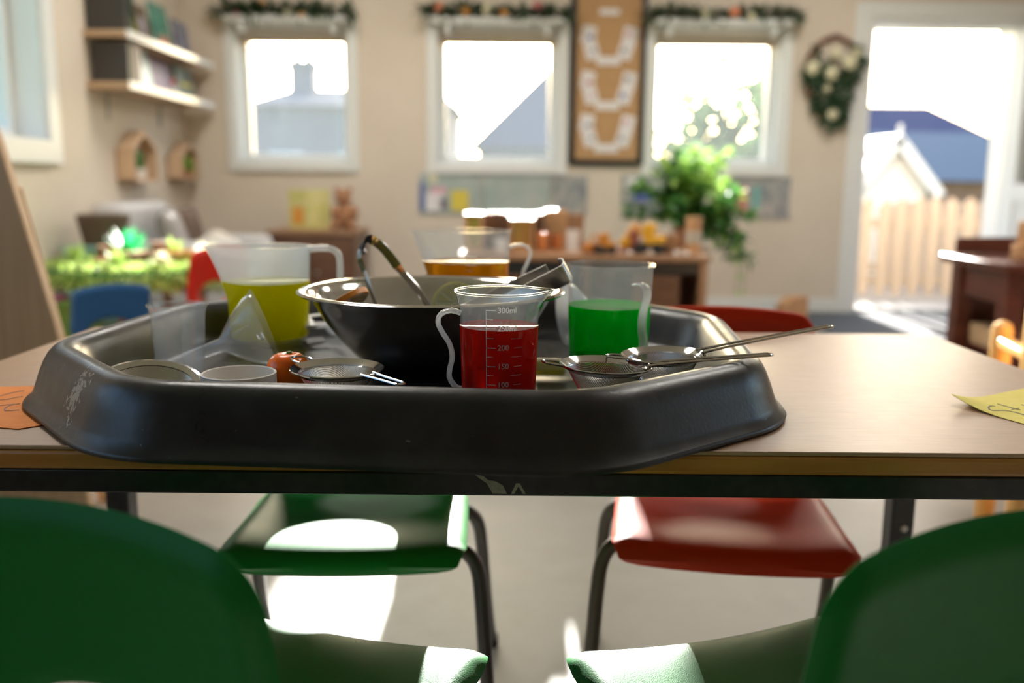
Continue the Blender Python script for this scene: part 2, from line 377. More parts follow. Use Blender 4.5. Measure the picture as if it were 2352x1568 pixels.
        if bevel:
            md = o.modifiers.new('bevel', 'BEVEL'); md.width = bevel; md.segments = segs; md.limit_method = 'ANGLE'; md.angle_limit = rad(40)
        return o
def tag(o, label, cat, group=None, kind=None):
    o['label'] = label; o['category'] = cat
    if group: o['group'] = group
    if kind: o['kind'] = kind
    return o
def thing(name, label, cat, loc=(0, 0, 0), rz=0, group=None):
    o = bpy.data.objects.new(name, None); COL.objects.link(o); o.location = loc; o.rotation_euler = (0, 0, rz)
    o.empty_display_size = .05
    return tag(o, label, cat, group)
def struct(name, mb, m, parent=None, **kw):
    o = mb.build(name, m, parent, **kw)
    if parent is None: o['kind'] = 'structure'
    return o
def copy_tree(o, parent=None):
    c = o.copy(); COL.objects.link(c)
    if parent is not None: c.parent = parent
    for ch in list(o.children): copy_tree(ch, c)
    return c
def stuff(o): o['kind'] = 'stuff'; return o
def BX(name, m, parent, x0, x1, y0, y1, z0, z1, bevel=.003, **kw):
    return MB().b2(x0, x1, y0, y1, z0, z1).build(name, m, parent, bevel=bevel, **kw)
def spline(ctrl, n):
    P = [Vector(p) for p in ctrl]; out = []; m = len(P)
    for i in range(n):
        t = i / (n - 1) * (m - 1); k = min(int(t), m - 2); f = t - k
        p0 = P[max(k - 1, 0)]; p1 = P[k]; p2 = P[k + 1]; p3 = P[min(k + 2, m - 1)]
        out.append(.5 * ((2 * p1) + (p2 - p0) * f + (2 * p0 - 5 * p1 + 4 * p2 - p3) * f * f + (3 * p1 - p0 - 3 * p2 + p3) * f ** 3))
    return out
def RM(ax, a): return Matrix.Rotation(a, 4, ax)
def TM(*p): return Matrix.Translation(p)

# ------------------------------------------------------------------ room shell
YB, XL, XR, YF, ZC = 5.9, -2.07, 3.9, -2.8, 2.5
def wall(name, axis, plane, thick, u0, u1, z1, holes, m='wall_cream'):
    us = sorted({u0, u1} | {h[0] for h in holes} | {h[1] for h in holes}); zs = sorted({0, z1} | {h[2] for h in holes} | {h[3] for h in holes})
    mb = MB()
    for a, b in zip(us, us[1:]):
        zz = []
        for c, d in zip(zs, zs[1:]):
            um, zm = (a + b) / 2, (c + d) / 2
            if any(h[0] < um < h[1] and h[2] < zm < h[3] for h in holes): continue
            if zz and abs(zz[-1][1] - c) < 1e-6: zz[-1][1] = d
            else: zz.append([c, d])
        for c, d in zz:
            if axis == 'y': mb.b2(a, b, plane, plane + thick, c, d)
            else: mb.b2(plane, plane + thick, a, b, c, d)
    return struct(name, mb, m, smooth=0)
W = [(-1.74, -1.035, .93, 1.75), (-.485, .275, .925, 1.755), (.865, 1.665, .925, 1.76)]
DO = (2.19, 3.15, 0, 1.83)
wall('wall_back', 'y', YB, .2, XL - .2, XR + .2, ZC, W + [DO])
wall('wall_left', 'x', XL - .2, .2, YF, YB, ZC, [(2.7, 4.15, .98, 2.05), (-.6, 1.5, .98, 2.05)])
wall('wall_right', 'x', XR, .2, YF, YB, ZC, [(1.2, 3.4, .95, 2.05)])
wall('wall_front', 'y', YF - .2, .2, XL - .2, XR + .2, ZC, [])
struct('floor', MB().b2(XL - .2, XR + .2, YF - .2, YB + .2, -.1, 0), 'floor_lino', smooth=0)
struct('ceiling', MB().b2(XL - .2, XR + .2, YF - .2, YB + .2, ZC, ZC + .1), 'ceiling_white', smooth=0)
mb = MB(); mb.b2(XL, DO[0] - .09, YB - .014, YB, 0, .09); mb.b2(DO[1] + .09, XR, YB - .014, YB, 0, .09); struct('baseboard_back', mb, 'white_paint', bevel=.003)
struct('baseboard_left', MB().b2(XL, XL + .014, YF, YB - .014, 0, .09), 'white_paint', bevel=.003)

def window(n, axis, wallp, inward, u0, u1, z0, z1, depth=.2, fw=.05, trim=.06, mull=None):
    """white plastic window: reveal lining, frame, pane and casing. axis 'y': set in a wall whose room face is at y = wallp."""
    root = bpy.data.objects.new('window_%d' % n, None); COL.objects.link(root); root['kind'] = 'structure'
    def B(mb, a, b, d0, d1, c, d):
        e0, e1 = wallp - inward * d0, wallp - inward * d1
        e0, e1 = min(e0, e1), max(e0, e1)
        if axis == 'y': mb.b2(a, b, e0, e1, c, d)
        else: mb.b2(e0, e1, a, b, c, d)
    def ring(name, a, b, c, d, w, d0, d1, m='upvc'):
        mb = MB()
        B(mb, a, a + w, d0, d1, c, d); B(mb, b - w, b, d0, d1, c, d)
        B(mb, a + w, b - w, d0, d1, c, c + w); B(mb, a + w, b - w, d0, d1, d - w, d)
        return mb.build(name, m, root, smooth=0, bevel=.003)
    ring('reveal', u0, u1, z0, z1, .008, -.001, depth - .07, 'white_paint')
    ring('window_frame', u0 + .001, u1 - .001, z0 + .001, z1 - .001, fw, depth - .07, depth - .005)
    mb = MB(); B(mb, u0 + fw * .8, u1 - fw * .8, depth - .045, depth - .037, z0 + fw * .8, z1 - fw * .8); mb.build('pane', 'glass', root, smooth=0)
    if mull:
        mb = MB(); B(mb, mull - .03, mull + .03, depth - .068, depth - .008, z0 + fw, z1 - fw); mb.build('mullion', 'upvc', root, smooth=0, bevel=.003)
    mb = MB()
    B(mb, u0 - trim, u0, -.018, 0, z0 - trim, z1 + trim); B(mb, u1, u1 + trim, -.018, 0, z0 - trim, z1 + trim)
    B(mb, u0, u1, -.018, 0, z1, z1 + trim)
    mb.build('casing', 'white_paint', root, smooth=0, bevel=.003)
    mb = MB(); B(mb, u0, u1, -.03, 0, z0 - trim, z0); mb.build('sill', 'white_paint', root, smooth=0, bevel=.004)
    return root
for i, w in enumerate(W): window(i + 1, 'y', YB, -1, *w)
window(4, 'x', XL, 1, 2.7, 4.15, .98, 2.05, trim=.1)
window(5, 'x', XL, 1, -.6, 1.5, .98, 2.05, mull=.45)
window(6, 'x', XR, -1, 1.2, 3.4, .95, 2.05, mull=2.3)

# doorway with its glazed door swung into the room
door = bpy.data.objects.new('door_1', None); COL.objects.link(door); door['kind'] = 'structure'
mb = MB(); x0, x1, _, zt = DO
mb.b2(x0, x0 + .04, YB, YB + .2, 0, zt); mb.b2(x1 - .05, x1, YB, YB + .2, 0, zt); mb.b2(x0 + .04, x1 - .05, YB, YB + .2, zt - .045, zt)
mb.build('door_frame', 'upvc', door, smooth=0, bevel=.004)
mb = MB(); mb.b2(x0 - .09, x0, YB - .02, YB, 0, zt + .09); mb.b2(x1, x1 + .09, YB - .02, YB, 0, zt + .09); mb.b2(x0, x1, YB - .02, YB, zt, zt + .09)
mb.build('casing', 'white_paint', door, smooth=0, bevel=.004)
mb = MB(); mb.b2(x0 + .04, x1 - .05, YB + .02, YB + .26, 0, .022); mb.build('threshold', 'white_gloss', door, smooth=0, bevel=.004)
hinge = bpy.data.objects.new('door_leaf', None); COL.objects.link(hinge); hinge.parent = door
hinge.location = (x1 - .03, YB - .03, 0); hinge.rotation_euler = (0, 0, rad(-84))
lw, lt = .80, .055       # leaf runs along local +x from the hinge
mb = MB()
for a, b, c, d in ((0, .11, .03, zt - .06), (lw - .11, lw, .03, zt - .06), (.11, lw - .11, .03, .17), (.11, lw - .11, .72, .83), (.11, lw - .11, zt - .17, zt - .06)):
    mb.b2(a, b, -lt / 2, lt / 2, c, d)
mb.build('leaf_frame', 'upvc', hinge, smooth=0, bevel=.004)
MB().b2(.10, lw - .10, -.006, .006, .82, zt - .16).build('pane', 'glass', hinge, smooth=0)
MB().b2(.10, lw - .10, -.018, .018, .16, .73).build('lower_panel', 'white_gloss', hinge, smooth=0)
MB().sweep([(lw - .05, -.03, .78), (lw - .05, -.07, .78), (lw - .17, -.075, .78)], .009).build('handle', 'steel_brushed', hinge)

# ceiling light panels
for i, (lx, ly) in enumerate(((-.9, 2.2), (1.6, 2.2), (-.9, 4.4), (1.6, 4.4))):
    t = thing('ceiling_light', 'square white ceiling light panel %s' % ('mid-room on the left', 'mid-room on the right', 'toward the back windows, left', 'toward the back windows, right')[i], 'ceiling light', (lx, ly, ZC), 0, 'ceiling light panels')
    mb = MB()
    for a, b, c, d in ((-.31, -.29, -.31, .31), (.29, .31, -.31, .31), (-.29, .29, -.31, -.29), (-.29, .29, .29, .31)): mb.b2(a, b, c, d, -.03, 0)
    mb.build('frame', 'white_paint', t, smooth=0)
    MB().b2(-.29, .29, -.29, .29, -.02, -.004).build('diffuser', 'lamp_panel', t, smooth=0)

# ------------------------------------------------------------------ outside
struct('ground', MB().add([(-60, YB + .2, -.02), (60, YB + .2, -.02), (60, 9.8, -.1), (-60, 9.8, -.1), (60, 24, -3.2), (-60, 24, -3.2), (60, 120, -3.2), (-60, 120, -3.2)],
                          [(0, 1, 2, 3), (3, 2, 4, 5), (5, 4, 6, 7)]), 'grass_far', smooth=0)
struct('pavement', MB().b2(-3, 6, YB + .2, 8.6, -.06, -.012), 'paving', smooth=0)
struct('yard', MB().b2(-60, XL - .2, -40, YB + .2, -.3, -.1), 'grass_far', smooth=0)
struct('yard_front', MB().b2(XL - .2, 60, -40, YF - .2, -.3, -.1), 'grass_far', smooth=0)
def fence(name, label, x0, x1, y, ztop, step, w, rails, seed):
    t = thing(name, label, 'fence', ((x0 + x1) / 2, y, -.05))
    rr = random.Random(seed); cx = (x0 + x1) / 2; n = int((x1 - x0) / step)
    proto = None
    for i in range(n + 1):
        if proto is None:
            mb = MB(); h = ztop + .05
            mb.prism([(-w / 2, 0), (w / 2, 0), (w / 2, h - w * .45), (w * .2, h), (-w * .2, h), (-w / 2, h - w * .45)], .018, RM('X', PI / 2))
            o = proto = mb.build('picket', 'fence_wood', t, smooth=0)
        else:
            o = proto.copy(); COL.objects.link(o); o.parent = t
        o.location = (x0 - cx + i * step, 0, rr.uniform(-.01, .01)); o.rotation_euler = (0, rr.uniform(-.012, .012), 0)
    for z in rails:
        MB().b2(x0 - cx - .1, x1 - cx + .1, .001, .035, z, z + .075).build('rail', 'fence_wood', t, smooth=0)
    return t
fence('picket_fence', 'pale wooden picket fence just outside the open door', 2.45, 4.1, 7.05, .72, .128, .082, (.1, .54), 3)
fence('board_fence', 'close-boarded timber fence behind the picket fence', 3.3, 5.6, 8.2, .68, .112, .108, (.1, .5), 4)
# playhouse
t = thing('playhouse', 'white gabled playhouse beyond the picket fence', 'playhouse', (3.78, 9.3, -.1))
mb = MB(); mb.prism([(-.36, 0), (.36, 0), (.36, .93), (0, 1.36), (-.36, .93)], .9, RM('X', PI / 2) @ TM(0, 0, -.9)); mb.build('wall', 'white_paint', t, smooth=0)
for s in (-1, 1):
    M_ = TM(0, .43, 1.36) @ RM('Y', s * math.atan2(.43, .36))
    MB().b2(*((-.02, .70) if s > 0 else (-.70, .02)), -.55, .5, .005, .04, M_).build('roof', 'roof_slate', t, smooth=0)
    MB().b2(*((-.02, .71) if s > 0 else (-.71, .02)), -.58, -.545, -.06, .045, M_).build('bargeboard', 'white_gloss', t, smooth=0)
MB().sweep([(0, -.13, 1.33), (0, -.13, 1.5)], .025, n=8).build('finial', 'white_gloss', t)
# houses
def house(name, label, cx, y, w, d, zg, ze, zr, hip, wallm, roofm, chim=None, wins=()):
    t = thing(name, label, 'house', (cx, y, zg))
    MB().b2(-w / 2, w / 2, 0, d, 0, ze - zg).build('wall', wallm, t, smooth=0)
    e = .3; h0, h1 = ze - zg, zr - zg
    a = [(-w / 2 - e, -e, h0), (w / 2 + e, -e, h0), (w / 2 + e, d + e, h0), (-w / 2 - e, d + e, h0), (-w / 2 - e + hip, d / 2, h1), (w / 2 + e - hip, d / 2, h1)]
    MB().add(a, [(0, 1, 5, 4), (1, 2, 5), (2, 3, 4, 5), (3, 0, 4), (3, 2, 1, 0)]).build('roof', roofm, t, smooth=0)
    if chim is not None:
        mb = MB(); mb.b2(chim - .45, chim + .45, d / 2 - .4, d / 2 + .4, h1 - 1.0, h1 + 1.0); mb.b2(chim - .55, chim + .55, d / 2 - .5, d / 2 + .5, h1 + .7, h1 + .85)
        for k in (-.22, .22): mb.lathe([(.0, 0), (.14, 0), (.12, .4), (0, .4)], 10, TM(chim + k, d / 2, h1 + 1.0))
        mb.build('chimney', wallm, t, smooth=0)
    for (wx, wz) in wins:
        f = MB().b2(wx - .6, wx + .6, -.06, .02, wz, wz + 1.3).build('window', 'upvc', t, smooth=0)
        MB().b2(wx - .52, wx + .52, -.075, -.061, wz + .08, wz + 1.22).build('pane', 'print_grey', f, smooth=0)
    return t
house('brick_house', 'tall brick house with purple-grey hipped roof seen through the doorway', 11.6, 28, 9.2, 6, -3.2, 1.2, 3.35, 2.9, 'brick_far', 'roof_purple', chim=-3.1, wins=((-2.5, 1.5), (2.0, 1.5)))
t = thing('brick_annexe', 'low brick annexe with blue slate roof seen through the doorway', 'house', (10.2, 22, -3.2))
MB().b2(-2.4, 2.3, 0, 4, 0, 4.1).build('wall', 'brick_far', t, smooth=0)
MB().add([(-2.7, -.3, 4.1), (2.4, -.3, 4.1), (2.4, 3.2, 5.4), (-2.7, 3.2, 5.4), (-2.7, 3.2, 4.0), (2.4, 3.2, 4.0)], [(0, 1, 2, 3), (0, 3, 4), (1, 5, 2), (0, 4, 5, 1), (2, 5, 4, 3)]).build('roof', 'roof_slate', t, smooth=0)
house('grey_house', 'hazy grey house with chimney seen through the left back window', -5.6, 32, 6.8, 7, -3.2, 3.25, 4.15, 1.0, 'house_grey', 'house_roof', chim=-2.3, wins=((-2.2, 3.6), (.2, 3.6)))
house('gabled_house', 'grey house with long sloping roof seen through the middle back window', 1.5, 34, 5.6, 6, -3.2, 2.0, 5.1, 2.9, 'house_grey', 'house_roof', wins=((-1.2, 3.2), (1.0, 3.2)))
house('side_house', 'blue-grey house with chimney seen through the left side window', -14.5, 24, 7, 6, -3.2, 1.3, 3.3, 2.0, 'house_grey', 'house_roof', chim=1.9)
def tree(name, label, x, y, zg, h, r, seed, n=2600, m='leaf_tree'):
    rr = random.Random(seed); t = thing(name, label, 'tree', (x, y, zg))
    mb = MB(); mb.sweep(spline([(0, 0, 0), (.05, 0, h * .3), (-.05, .05, h * .7)], 8), [.16 - .012 * i for i in range(8)], n=8)
    for k in range(6):
        a = k * 1.1; mb.sweep([(0, 0, h * .35), (r * .35 * math.cos(a), r * .35 * math.sin(a), h * .55), (r * .7 * math.cos(a), r * .7 * math.sin(a), h * .72)], [.06, .04, .02], n=6)
    mb.build('trunk', 'bark', t)
    mb = MB(); blobs = [(rr.uniform(-.7, .7) * r, rr.uniform(-.7, .7) * r, h * rr.uniform(.5, .92), r * rr.uniform(.25, .45)) for _ in range(22)]
    for _ in range(n):
        bx, by, bz, br = rr.choice(blobs); d = Vector((rr.gauss(0, 1), rr.gauss(0, 1), rr.gauss(0, 1))).normalized()
        mb.leaf(Vector((bx, by, bz)) + d * br * rr.uniform(.6, 1), (d + Vector((rr.uniform(-1, 1), rr.uniform(-1, 1), rr.uniform(-.9, .3)))), (0, 0, 1), .3, .11)
    stuff(mb.build('foliage', m, t, smooth=0))
tree('garden_tree', 'leafy green tree seen through the right back window', 3.95, 16.0, -1.6, 4.1, 1.5, 5)
tree('leafy_bush', 'broad leafy bush low in the right back window', 2.55, 12.0, -.6, 1.75, .6, 6, 900)

# ------------------------------------------------------------------ table
T = .59
TX, TY0, TY1 = .66, .78, 1.43
t = thing('activity_table', 'rectangular wood-laminate classroom table under the black tray', 'table', (0, 1.105, 0))
def loc(o, par): o.location = -Vector(par.location); return o       # parts given in room coordinates
loc(BX('tabletop', 'laminate', t, -TX, TX, TY0, TY1, T - .004, T, bevel=.0012), t)
loc(BX('edge_band', 'edge_wood', t, -TX, TX, TY0, TY1, T - .0225, T - .0042, bevel=.004), t)
for nm, a in (('rail', (-TX + .02, TX - .02, TY0 + .004, TY0 + .03, T - .045, T - .0228)), ('rail', (-TX + .02, TX - .02, TY1 - .03, TY1 - .004, T - .045, T - .0228)),
              ('rail', (-TX + .02, -TX + .045, TY0 + .03, TY1 - .03, T - .045, T - .0228)), ('rail', (TX - .045, TX - .02, TY0 + .03, TY1 - .03, T - .045, T - .0228))):
    loc(BX(nm, 'black_steel', t, *a, bevel=.002), t)
for sx in (-1, 1):
    for yy in (TY0 + .05, TY1 - .05):
        lx = sx * (TX - .045)
        lg = loc(BX('leg', 'black_steel', t, lx - .018, lx + .018, yy - .018, yy + .018, 0.012, T - .045, bevel=.003), t)
        MB().lathe([(0, 0), (.006, 0), (.005, .002), (0, .003)], 12, TM(lx + .002, yy - .018, .292) @ RM('X', PI / 2)).build('screw', 'screw', lg)
        MB().b2(lx - .02, lx + .02, yy - .02, yy + .02, 0, .014).build('foot_cap', 'rubber', lg, bevel=.002)
# bare-metal scrape on the front rail
def flat(mb, pts, y, th=.0004):
    n = len(pts); vs = [(x, y, z) for x, z in pts] + [(x, y - th, z) for x, z in pts]
    mb.add(vs, [tuple(range(n)), tuple(range(2 * n - 1, n - 1, -1))] + [(i, n + i, n + (i + 1) % n, (i + 1) % n) for i in range(n)])
SX = lambda px: (px - 1176) / 2100 * .812
SZ = lambda py: .5665 - (py - 1097) / 2100 * .862
mb = MB()
flat(mb, [(SX(a), SZ(b)) for a, b in ((1092, 1099), (1112, 1103), (1124, 1112), (1142, 1115), (1158, 1124), (1167, 1143), (1134, 1143), (1121, 1120), (1103, 1108))], TY0 + .004)
loc(mb.build('paint_chip', 'bare_steel', t, smooth=0), t)
mb = MB()
flat(mb, [(SX(a), SZ(b)) for a, b in ((1177, 1143), (1188, 1119), (1197, 1119), (1211, 1143), (1204, 1143), (1194, 1126), (1184, 1143))], TY0 + .004)
loc(mb.build('paint_chip', 'bare_steel', t, smooth=0), t)

# ------------------------------------------------------------------ tray
def rounded(poly, r, seg=14):
    out = []; n = len(poly)
    for i in range(n):
        p0, p1, p2 = Vector(poly[i - 1]), Vector(poly[i]), Vector(poly[(i + 1) % n])
        a = (p0 - p1).normalized(); b = (p2 - p1).normalized(); ang = a.angle(b); tl = r / math.tan(ang / 2)
        c = p1 + (a + b).normalized() * (r / math.sin(ang / 2))
        s = p1 + a * tl - c; e = p1 + b * tl - c; tot = s.angle(e)
        sg = 1 if s.x * e.y - s.y * e.x > 0 else -1
        for k in range(seg + 1):
            an = sg * tot * k / seg; q = Vector((s.x * math.cos(an) - s.y * math.sin(an), s.x * math.sin(an) + s.y * math.cos(an)))
            out.append((c + q, q.normalized()))
    return out
TC, TR = Vector((-.108, 1.070)), rad(-4.6)
hw, hd, cf = .398, .358, .185
octo = [(hw, -hd + cf), (hw, hd - cf), (hw - cf, hd), (-hw + cf, hd), (-hw, hd - cf), (-hw, -hd + cf), (-hw + cf, -hd), (hw - cf, -hd)]
ring = rounded(octo, .14)
prof = [(.0035, .0015), (-.0025, .0015), (-.0035, .004), (-.001, .0065), (.0055, .010), (.010, .020), (.0165, .038), (.0225, .052), (.028, .061), (.034, .0672), (.041, .0705), (.048, .0712), (.055, .0698), (.0615, .0655), (.067, .059), (.0725, .049), (.079, .034), (.0855, .021), (.092, .0135), (.101, .0105), (.12, .010)]
vs = []; fs = []; n = len(ring); cr, sr = math.cos(TR), math.sin(TR)
for p, nn in ring:
    for d, z in prof:
        q = p - nn * (d * .84); vs.append((TC.x + q.x * cr - q.y * sr, TC.y + q.x * sr + q.y * cr, T + (z * .88 if z > .012 else z) + .0005))
m = len(prof)
for i in range(n):
    k = (i + 1) % n
    for j in range(m - 1): fs.append((i * m + j, k * m + j, k * m + j + 1, i * m + j + 1))
fs.append(tuple(i * m + m - 1 for i in range(n)))
o = MB().add(vs, fs).build('mixing_tray', 'tray_plastic', None, smooth=60)
tag(o, 'large black plastic eight-sided mixing tray on the table', 'tray')
TF = T + .0115    # tray floor level

# ------------------------------------------------------------------ measuring jugs and beakers
def vessel(t, r0, r1, h, wall_t, m, spout=None, spw=.35, spd=.5, lip=.0035, n=72, flare=0.):
    """open round vessel; spout = (angle, reach)."""
    def rf(r, z, a):
        if spout:
            da = (a - spout[0] + PI) % (2 * PI) - PI
            k = max(0, (z / h - (1 - spd)) / spd)
            r = r + spout[1] * k ** 1.5 * math.exp(-(da / (spw * (.45 + .75 * k))) ** 2)
        return r
    def R(z):
        k = z / h
        return r0 + (r1 - r0) * k + flare * max(0, (k - .86) / .14) ** 2
    pr = [(0, .002), (r0 * .8, .002), (r0 - .004, .0), (r0 - .001, .002), (r0, .005)]
    zs = [h * i / 16 for i in range(1, 17)]
    pr += [(R(z), z) for z in zs]
    pr += [(R(h) + lip, h), (R(h) + lip, h + .0018), (R(h) - wall_t, h + .0018)]
    pr += [(R(z) - wall_t, z) for z in reversed(zs)] + [(r0 - wall_t - .001, .006), (r0 - wall_t - .005, .004), (0, .004)]
    return MB().lathe(pr, n, None, rf).build('body', m, t, smooth=50), R, rf
def fill(t, R, rf, r0, z0, z1, wall_t, m):
    pr = [(0, z0), (r0 - .005, z0), (R(z0 + .004) - 0 * wall_t + .0003, z0 + .004)]
    pr += [(R(z0 + (z1 - z0) * k / 8) - 0 * wall_t + .0003, z0 + (z1 - z0) * k / 8) for k in range(1, 8)]
    pr += [(R(z1) - 0 * wall_t + .0003, z1 + .0008), (R(z1) - .002, z1), (0, z1)]
    return MB().lathe(pr, 72, None, rf).build('drink', m, t, smooth=50)
def text3d(s, size, m, parent, R, ang, z, mirror=False, bold=0.):
    """raised printing wrapped round a vessel wall at angle ang."""
    cu = bpy.data.curves.new('t', 'FONT'); cu.body = s; cu.size = size; cu.extrude = .0001; cu.offset = bold; cu.align_y = 'CENTER'; cu.resolution_u = 3
    to = bpy.data.objects.new('t', cu); COL.objects.link(to); dg = bpy.context.evaluated_depsgraph_get()
    me = bpy.data.meshes.new_from_object(to.evaluated_get(dg)); bpy.data.objects.remove(to)
    mb = MB(); vs = []
    for v in me.vertices:
        rr = R(z + v.co.y) + .0004 + v.co.z; a = ang + v.co.x / R(z)
        vs.append((rr * math.cos(a), rr * math.sin(a), z + v.co.y))
    mb.add(vs, [tuple(p.vertices) for p in me.polygons])
    return mb.build('volume_mark', m, parent, smooth=0)
def arcbar(R, a0, a1, z, w, off=.0004):
    mb = MB(); n = 8; vs = []; fs = []
    for i in range(n + 1):
        a = a0 + (a1 - a0) * i / n
        for zz in (z - w / 2, z + w / 2):
            for e in (0, .0003): vs.append(((R(zz) + off + e) * math.cos(a), (R(zz) + off + e) * math.sin(a), zz))
    for i in range(n):
        b, c = i * 4, i * 4 + 4
        fs += [(b, c, c + 2, b + 2), (b + 1, b + 3, c + 3, c + 1), (b, b + 1, c + 1, c), (b + 2, c + 2, c + 3, b + 3)]
    return mb.add(vs, fs)

# red measuring jug
t = thing('measuring_jug', 'small clear measuring jug of red drink at the front of the tray', 'measuring jug', (-.0125, .865, TF), 0, 'measuring jugs on the tray')
body, R, rf = vessel(t, .0345, .0385, .1185, .0012, 'ps_clear', (rad(8), .0105), .22, .16, lip=.0008, flare=.0035)
fill(t, R, rf, .0345, .0045, .0855, .0012, 'liquid_red')
a0 = rad(-90) - .30
mb = MB(); mb.b2(-.0003, .0003, -.00015, .00015, .012, .106)
ob = mb.build('scale_line', 'print_white', t, smooth=0); ob.location = ((R(0) + .0008) * math.cos(a0), (R(0) + .0008) * math.sin(a0), 0); ob.rotation_euler = (math.atan2(.004, .1185), 0, a0 + PI / 2)
for z, s in ((.1055, '300ml'), (.0885, '250ml'), (.0705, '200'), (.053, '150'), (.0355, '100')):
    arcbar(R, a0, a0 + .24, z, .0007).build('tick', 'print_white', t, smooth=0)
    text3d(s, .0072, 'print_white', t, R, a0 + .275, z, bold=.00012)
for z in (.097, .0795, .062, .0445, .0265):
    arcbar(R, a0, a0 + .17, z, .0006).build('tick', 'print_white', t, smooth=0)
for k, z in enumerate((.079, .0705, .062, .053, .0445, .0355, .027)):
    w_ = (.30, .22)[k % 2]; arcbar(R, rad(-90) + .62 - w_, rad(-90) + .62, z, .0004).build('tick', 'print_white', t, smooth=0)
hp = spline([(-.0365, 0, .0975), (-.046, 0, .100), (-.0555, 0, .0965), (-.0585, 0, .0885), (-.0545, 0, .079), (-.0475, 0, .0675), (-.0450, 0, .055), (-.0475, 0, .0425), (-.0475, 0, .034), (-.0415, 0, .0255), (-.0345, 0, .0235)], 44)
MB().sweep(hp, .0026, .0048, 12, bin_=(0, 1, 0)).build('handle', 'handle_clear', t)
bb = random.Random(3); mb = MB()
for i in range(110):
    a = bb.uniform(0, 2 * PI); q = math.sqrt(bb.random()) * (R(.0855) - .003); mb.ball((q * math.cos(a), q * math.sin(a), .0858), bb.uniform(.0004, .0011), 6, 4)
stuff(mb.build('bubbles', 'ps_clear', t))

# green beaker
t = thing('measuring_beaker', 'tall clear beaker half full of bright green drink', 'measuring beaker', (.1195, 1.118, TF), 0, 'measuring jugs on the tray')
body, R, rf = vessel(t, .0475, .0525, .122, .0013, 'pp_clear', (rad(100), .008), .25, .15, lip=.0022)
fill(t, R, rf, .0475, .0045, .0725, .0013, 'liquid_green')
ha = rad(-60); ux = Vector((math.cos(ha), math.sin(ha), 0))
hp = spline([tuple(ux * x + Vector((0, 0, z))) for x, z in ((.0505, .103), (.062, .1045), (.0715, .101), (.074, .091), (.0695, .078), (.066, .064), (.0665, .050), (.0695, .038), (.0675, .026), (.058, .019), (.0485, .018))], 44)
MB().sweep(hp, .0017, .0062, 12, bin_=(-ux.y, ux.x, 0)).build('handle', 'handle_clear', t)

# yellow jug
t = thing('measuring_jug', 'large milky measuring jug of yellow drink at the tray left', 'measuring jug', (-.334, 1.245, TF), 0, 'measuring jugs on the tray')
body, R, rf = vessel(t, .0505, .0575, .131, .0016, 'pp_milky', (rad(188), .024), .42, .62, lip=.0022)
fill(t, R, rf, .0505, .0065, .0845, .0016, 'liquid_yellow')
hp = spline([(.056, 0, .1285), (.070, 0, .1300), (.086, 0, .1295), (.0955, 0, .1235), (.0985, 0, .113), (.0985, 0, .09), (.0975, 0, .06), (.095, 0, .035), (.088, 0, .026), (.070, 0, .024), (.0535, 0, .024)], 44)
MB().sweep(hp, .0045, .0085, 12, bin_=(0, 1, 0)).build('handle', 'pp_milky', t)

# amber jug
t = thing('measuring_jug', 'clear measuring jug of amber drink standing behind the steel bowl', 'measuring jug', (-.063, 1.325, TF), 0, 'measuring jugs on the tray')
body, R, rf = vessel(t, .0515, .0600, .150, .0014, 'pp_clear', (rad(183), .0235), .42, .6, lip=.002)
fill(t, R, rf, .0515, .0055, .1065, .0014, 'liquid_amber')
hp = spline([(.058, 0, .128), (.070, 0, .1315), (.082, 0, .1295), (.0885, 0, .120), (.085, 0, .107), (.0785, 0, .092), (.0765, 0, .072), (.079, 0, .05), (.074, 0, .034), (.060, 0, .028), (.0525, 0, .029)], 44)
MB().sweep(hp, .0024, .0065, 12, bin_=(0, 1, 0)).build('handle', 'handle_clear', t)
a0 = rad(-92)
for z, s in ((.0985, '800'), (.0865, '700'), (.0745, '600')):
    arcbar(R, a0, a0 + .18, z, .001).build('tick', 'print_white', t, smooth=0)
for z in (.118, .1125, .107): arcbar(R, a0, a0 + .26, z, .0008).build('tick', 'print_white', t, smooth=0)

# empty cup
t = thing('measuring_cup', 'small empty clear cup with pouring notch, tray front left', 'measuring cup', (-.352, .952, TF), 0, 'measuring jugs on the tray')
body, R, rf = vessel(t, .0235, .0282, .0905, .001, 'pp_clear', (rad(-32), .0045), .22, .22, lip=.0012, flare=.0018)

# ------------------------------------------------------------------ steel bowl and what is in it
BC = (-.096, 1.085, TF)
pr = [(0, 0), (.062, 0), (.072, .003), (.092, .018), (.112, .040), (.128, .062), (.138, .080), (.1425, .0885), (.146, .0915), (.1525, .0925), (.1565, .0915), (.158, .0935), (.1545, .0955), (.147, .0945), (.1405, .0905), (.136, .081), (.126, .0625), (.1105, .041), (.0905, .0195), (.071, .0045), (.061, .0018), (0, .0018)]
o = MB().lathe(pr, 96).build('mixing_bowl', 'steel', None, smooth=50); o.location = BC
tag(o, 'wide stainless steel mixing bowl in the middle of the tray', 'bowl')
def bowl_pt(x, y, z): return (BC[0] + x, BC[1] + y, BC[2] + z)
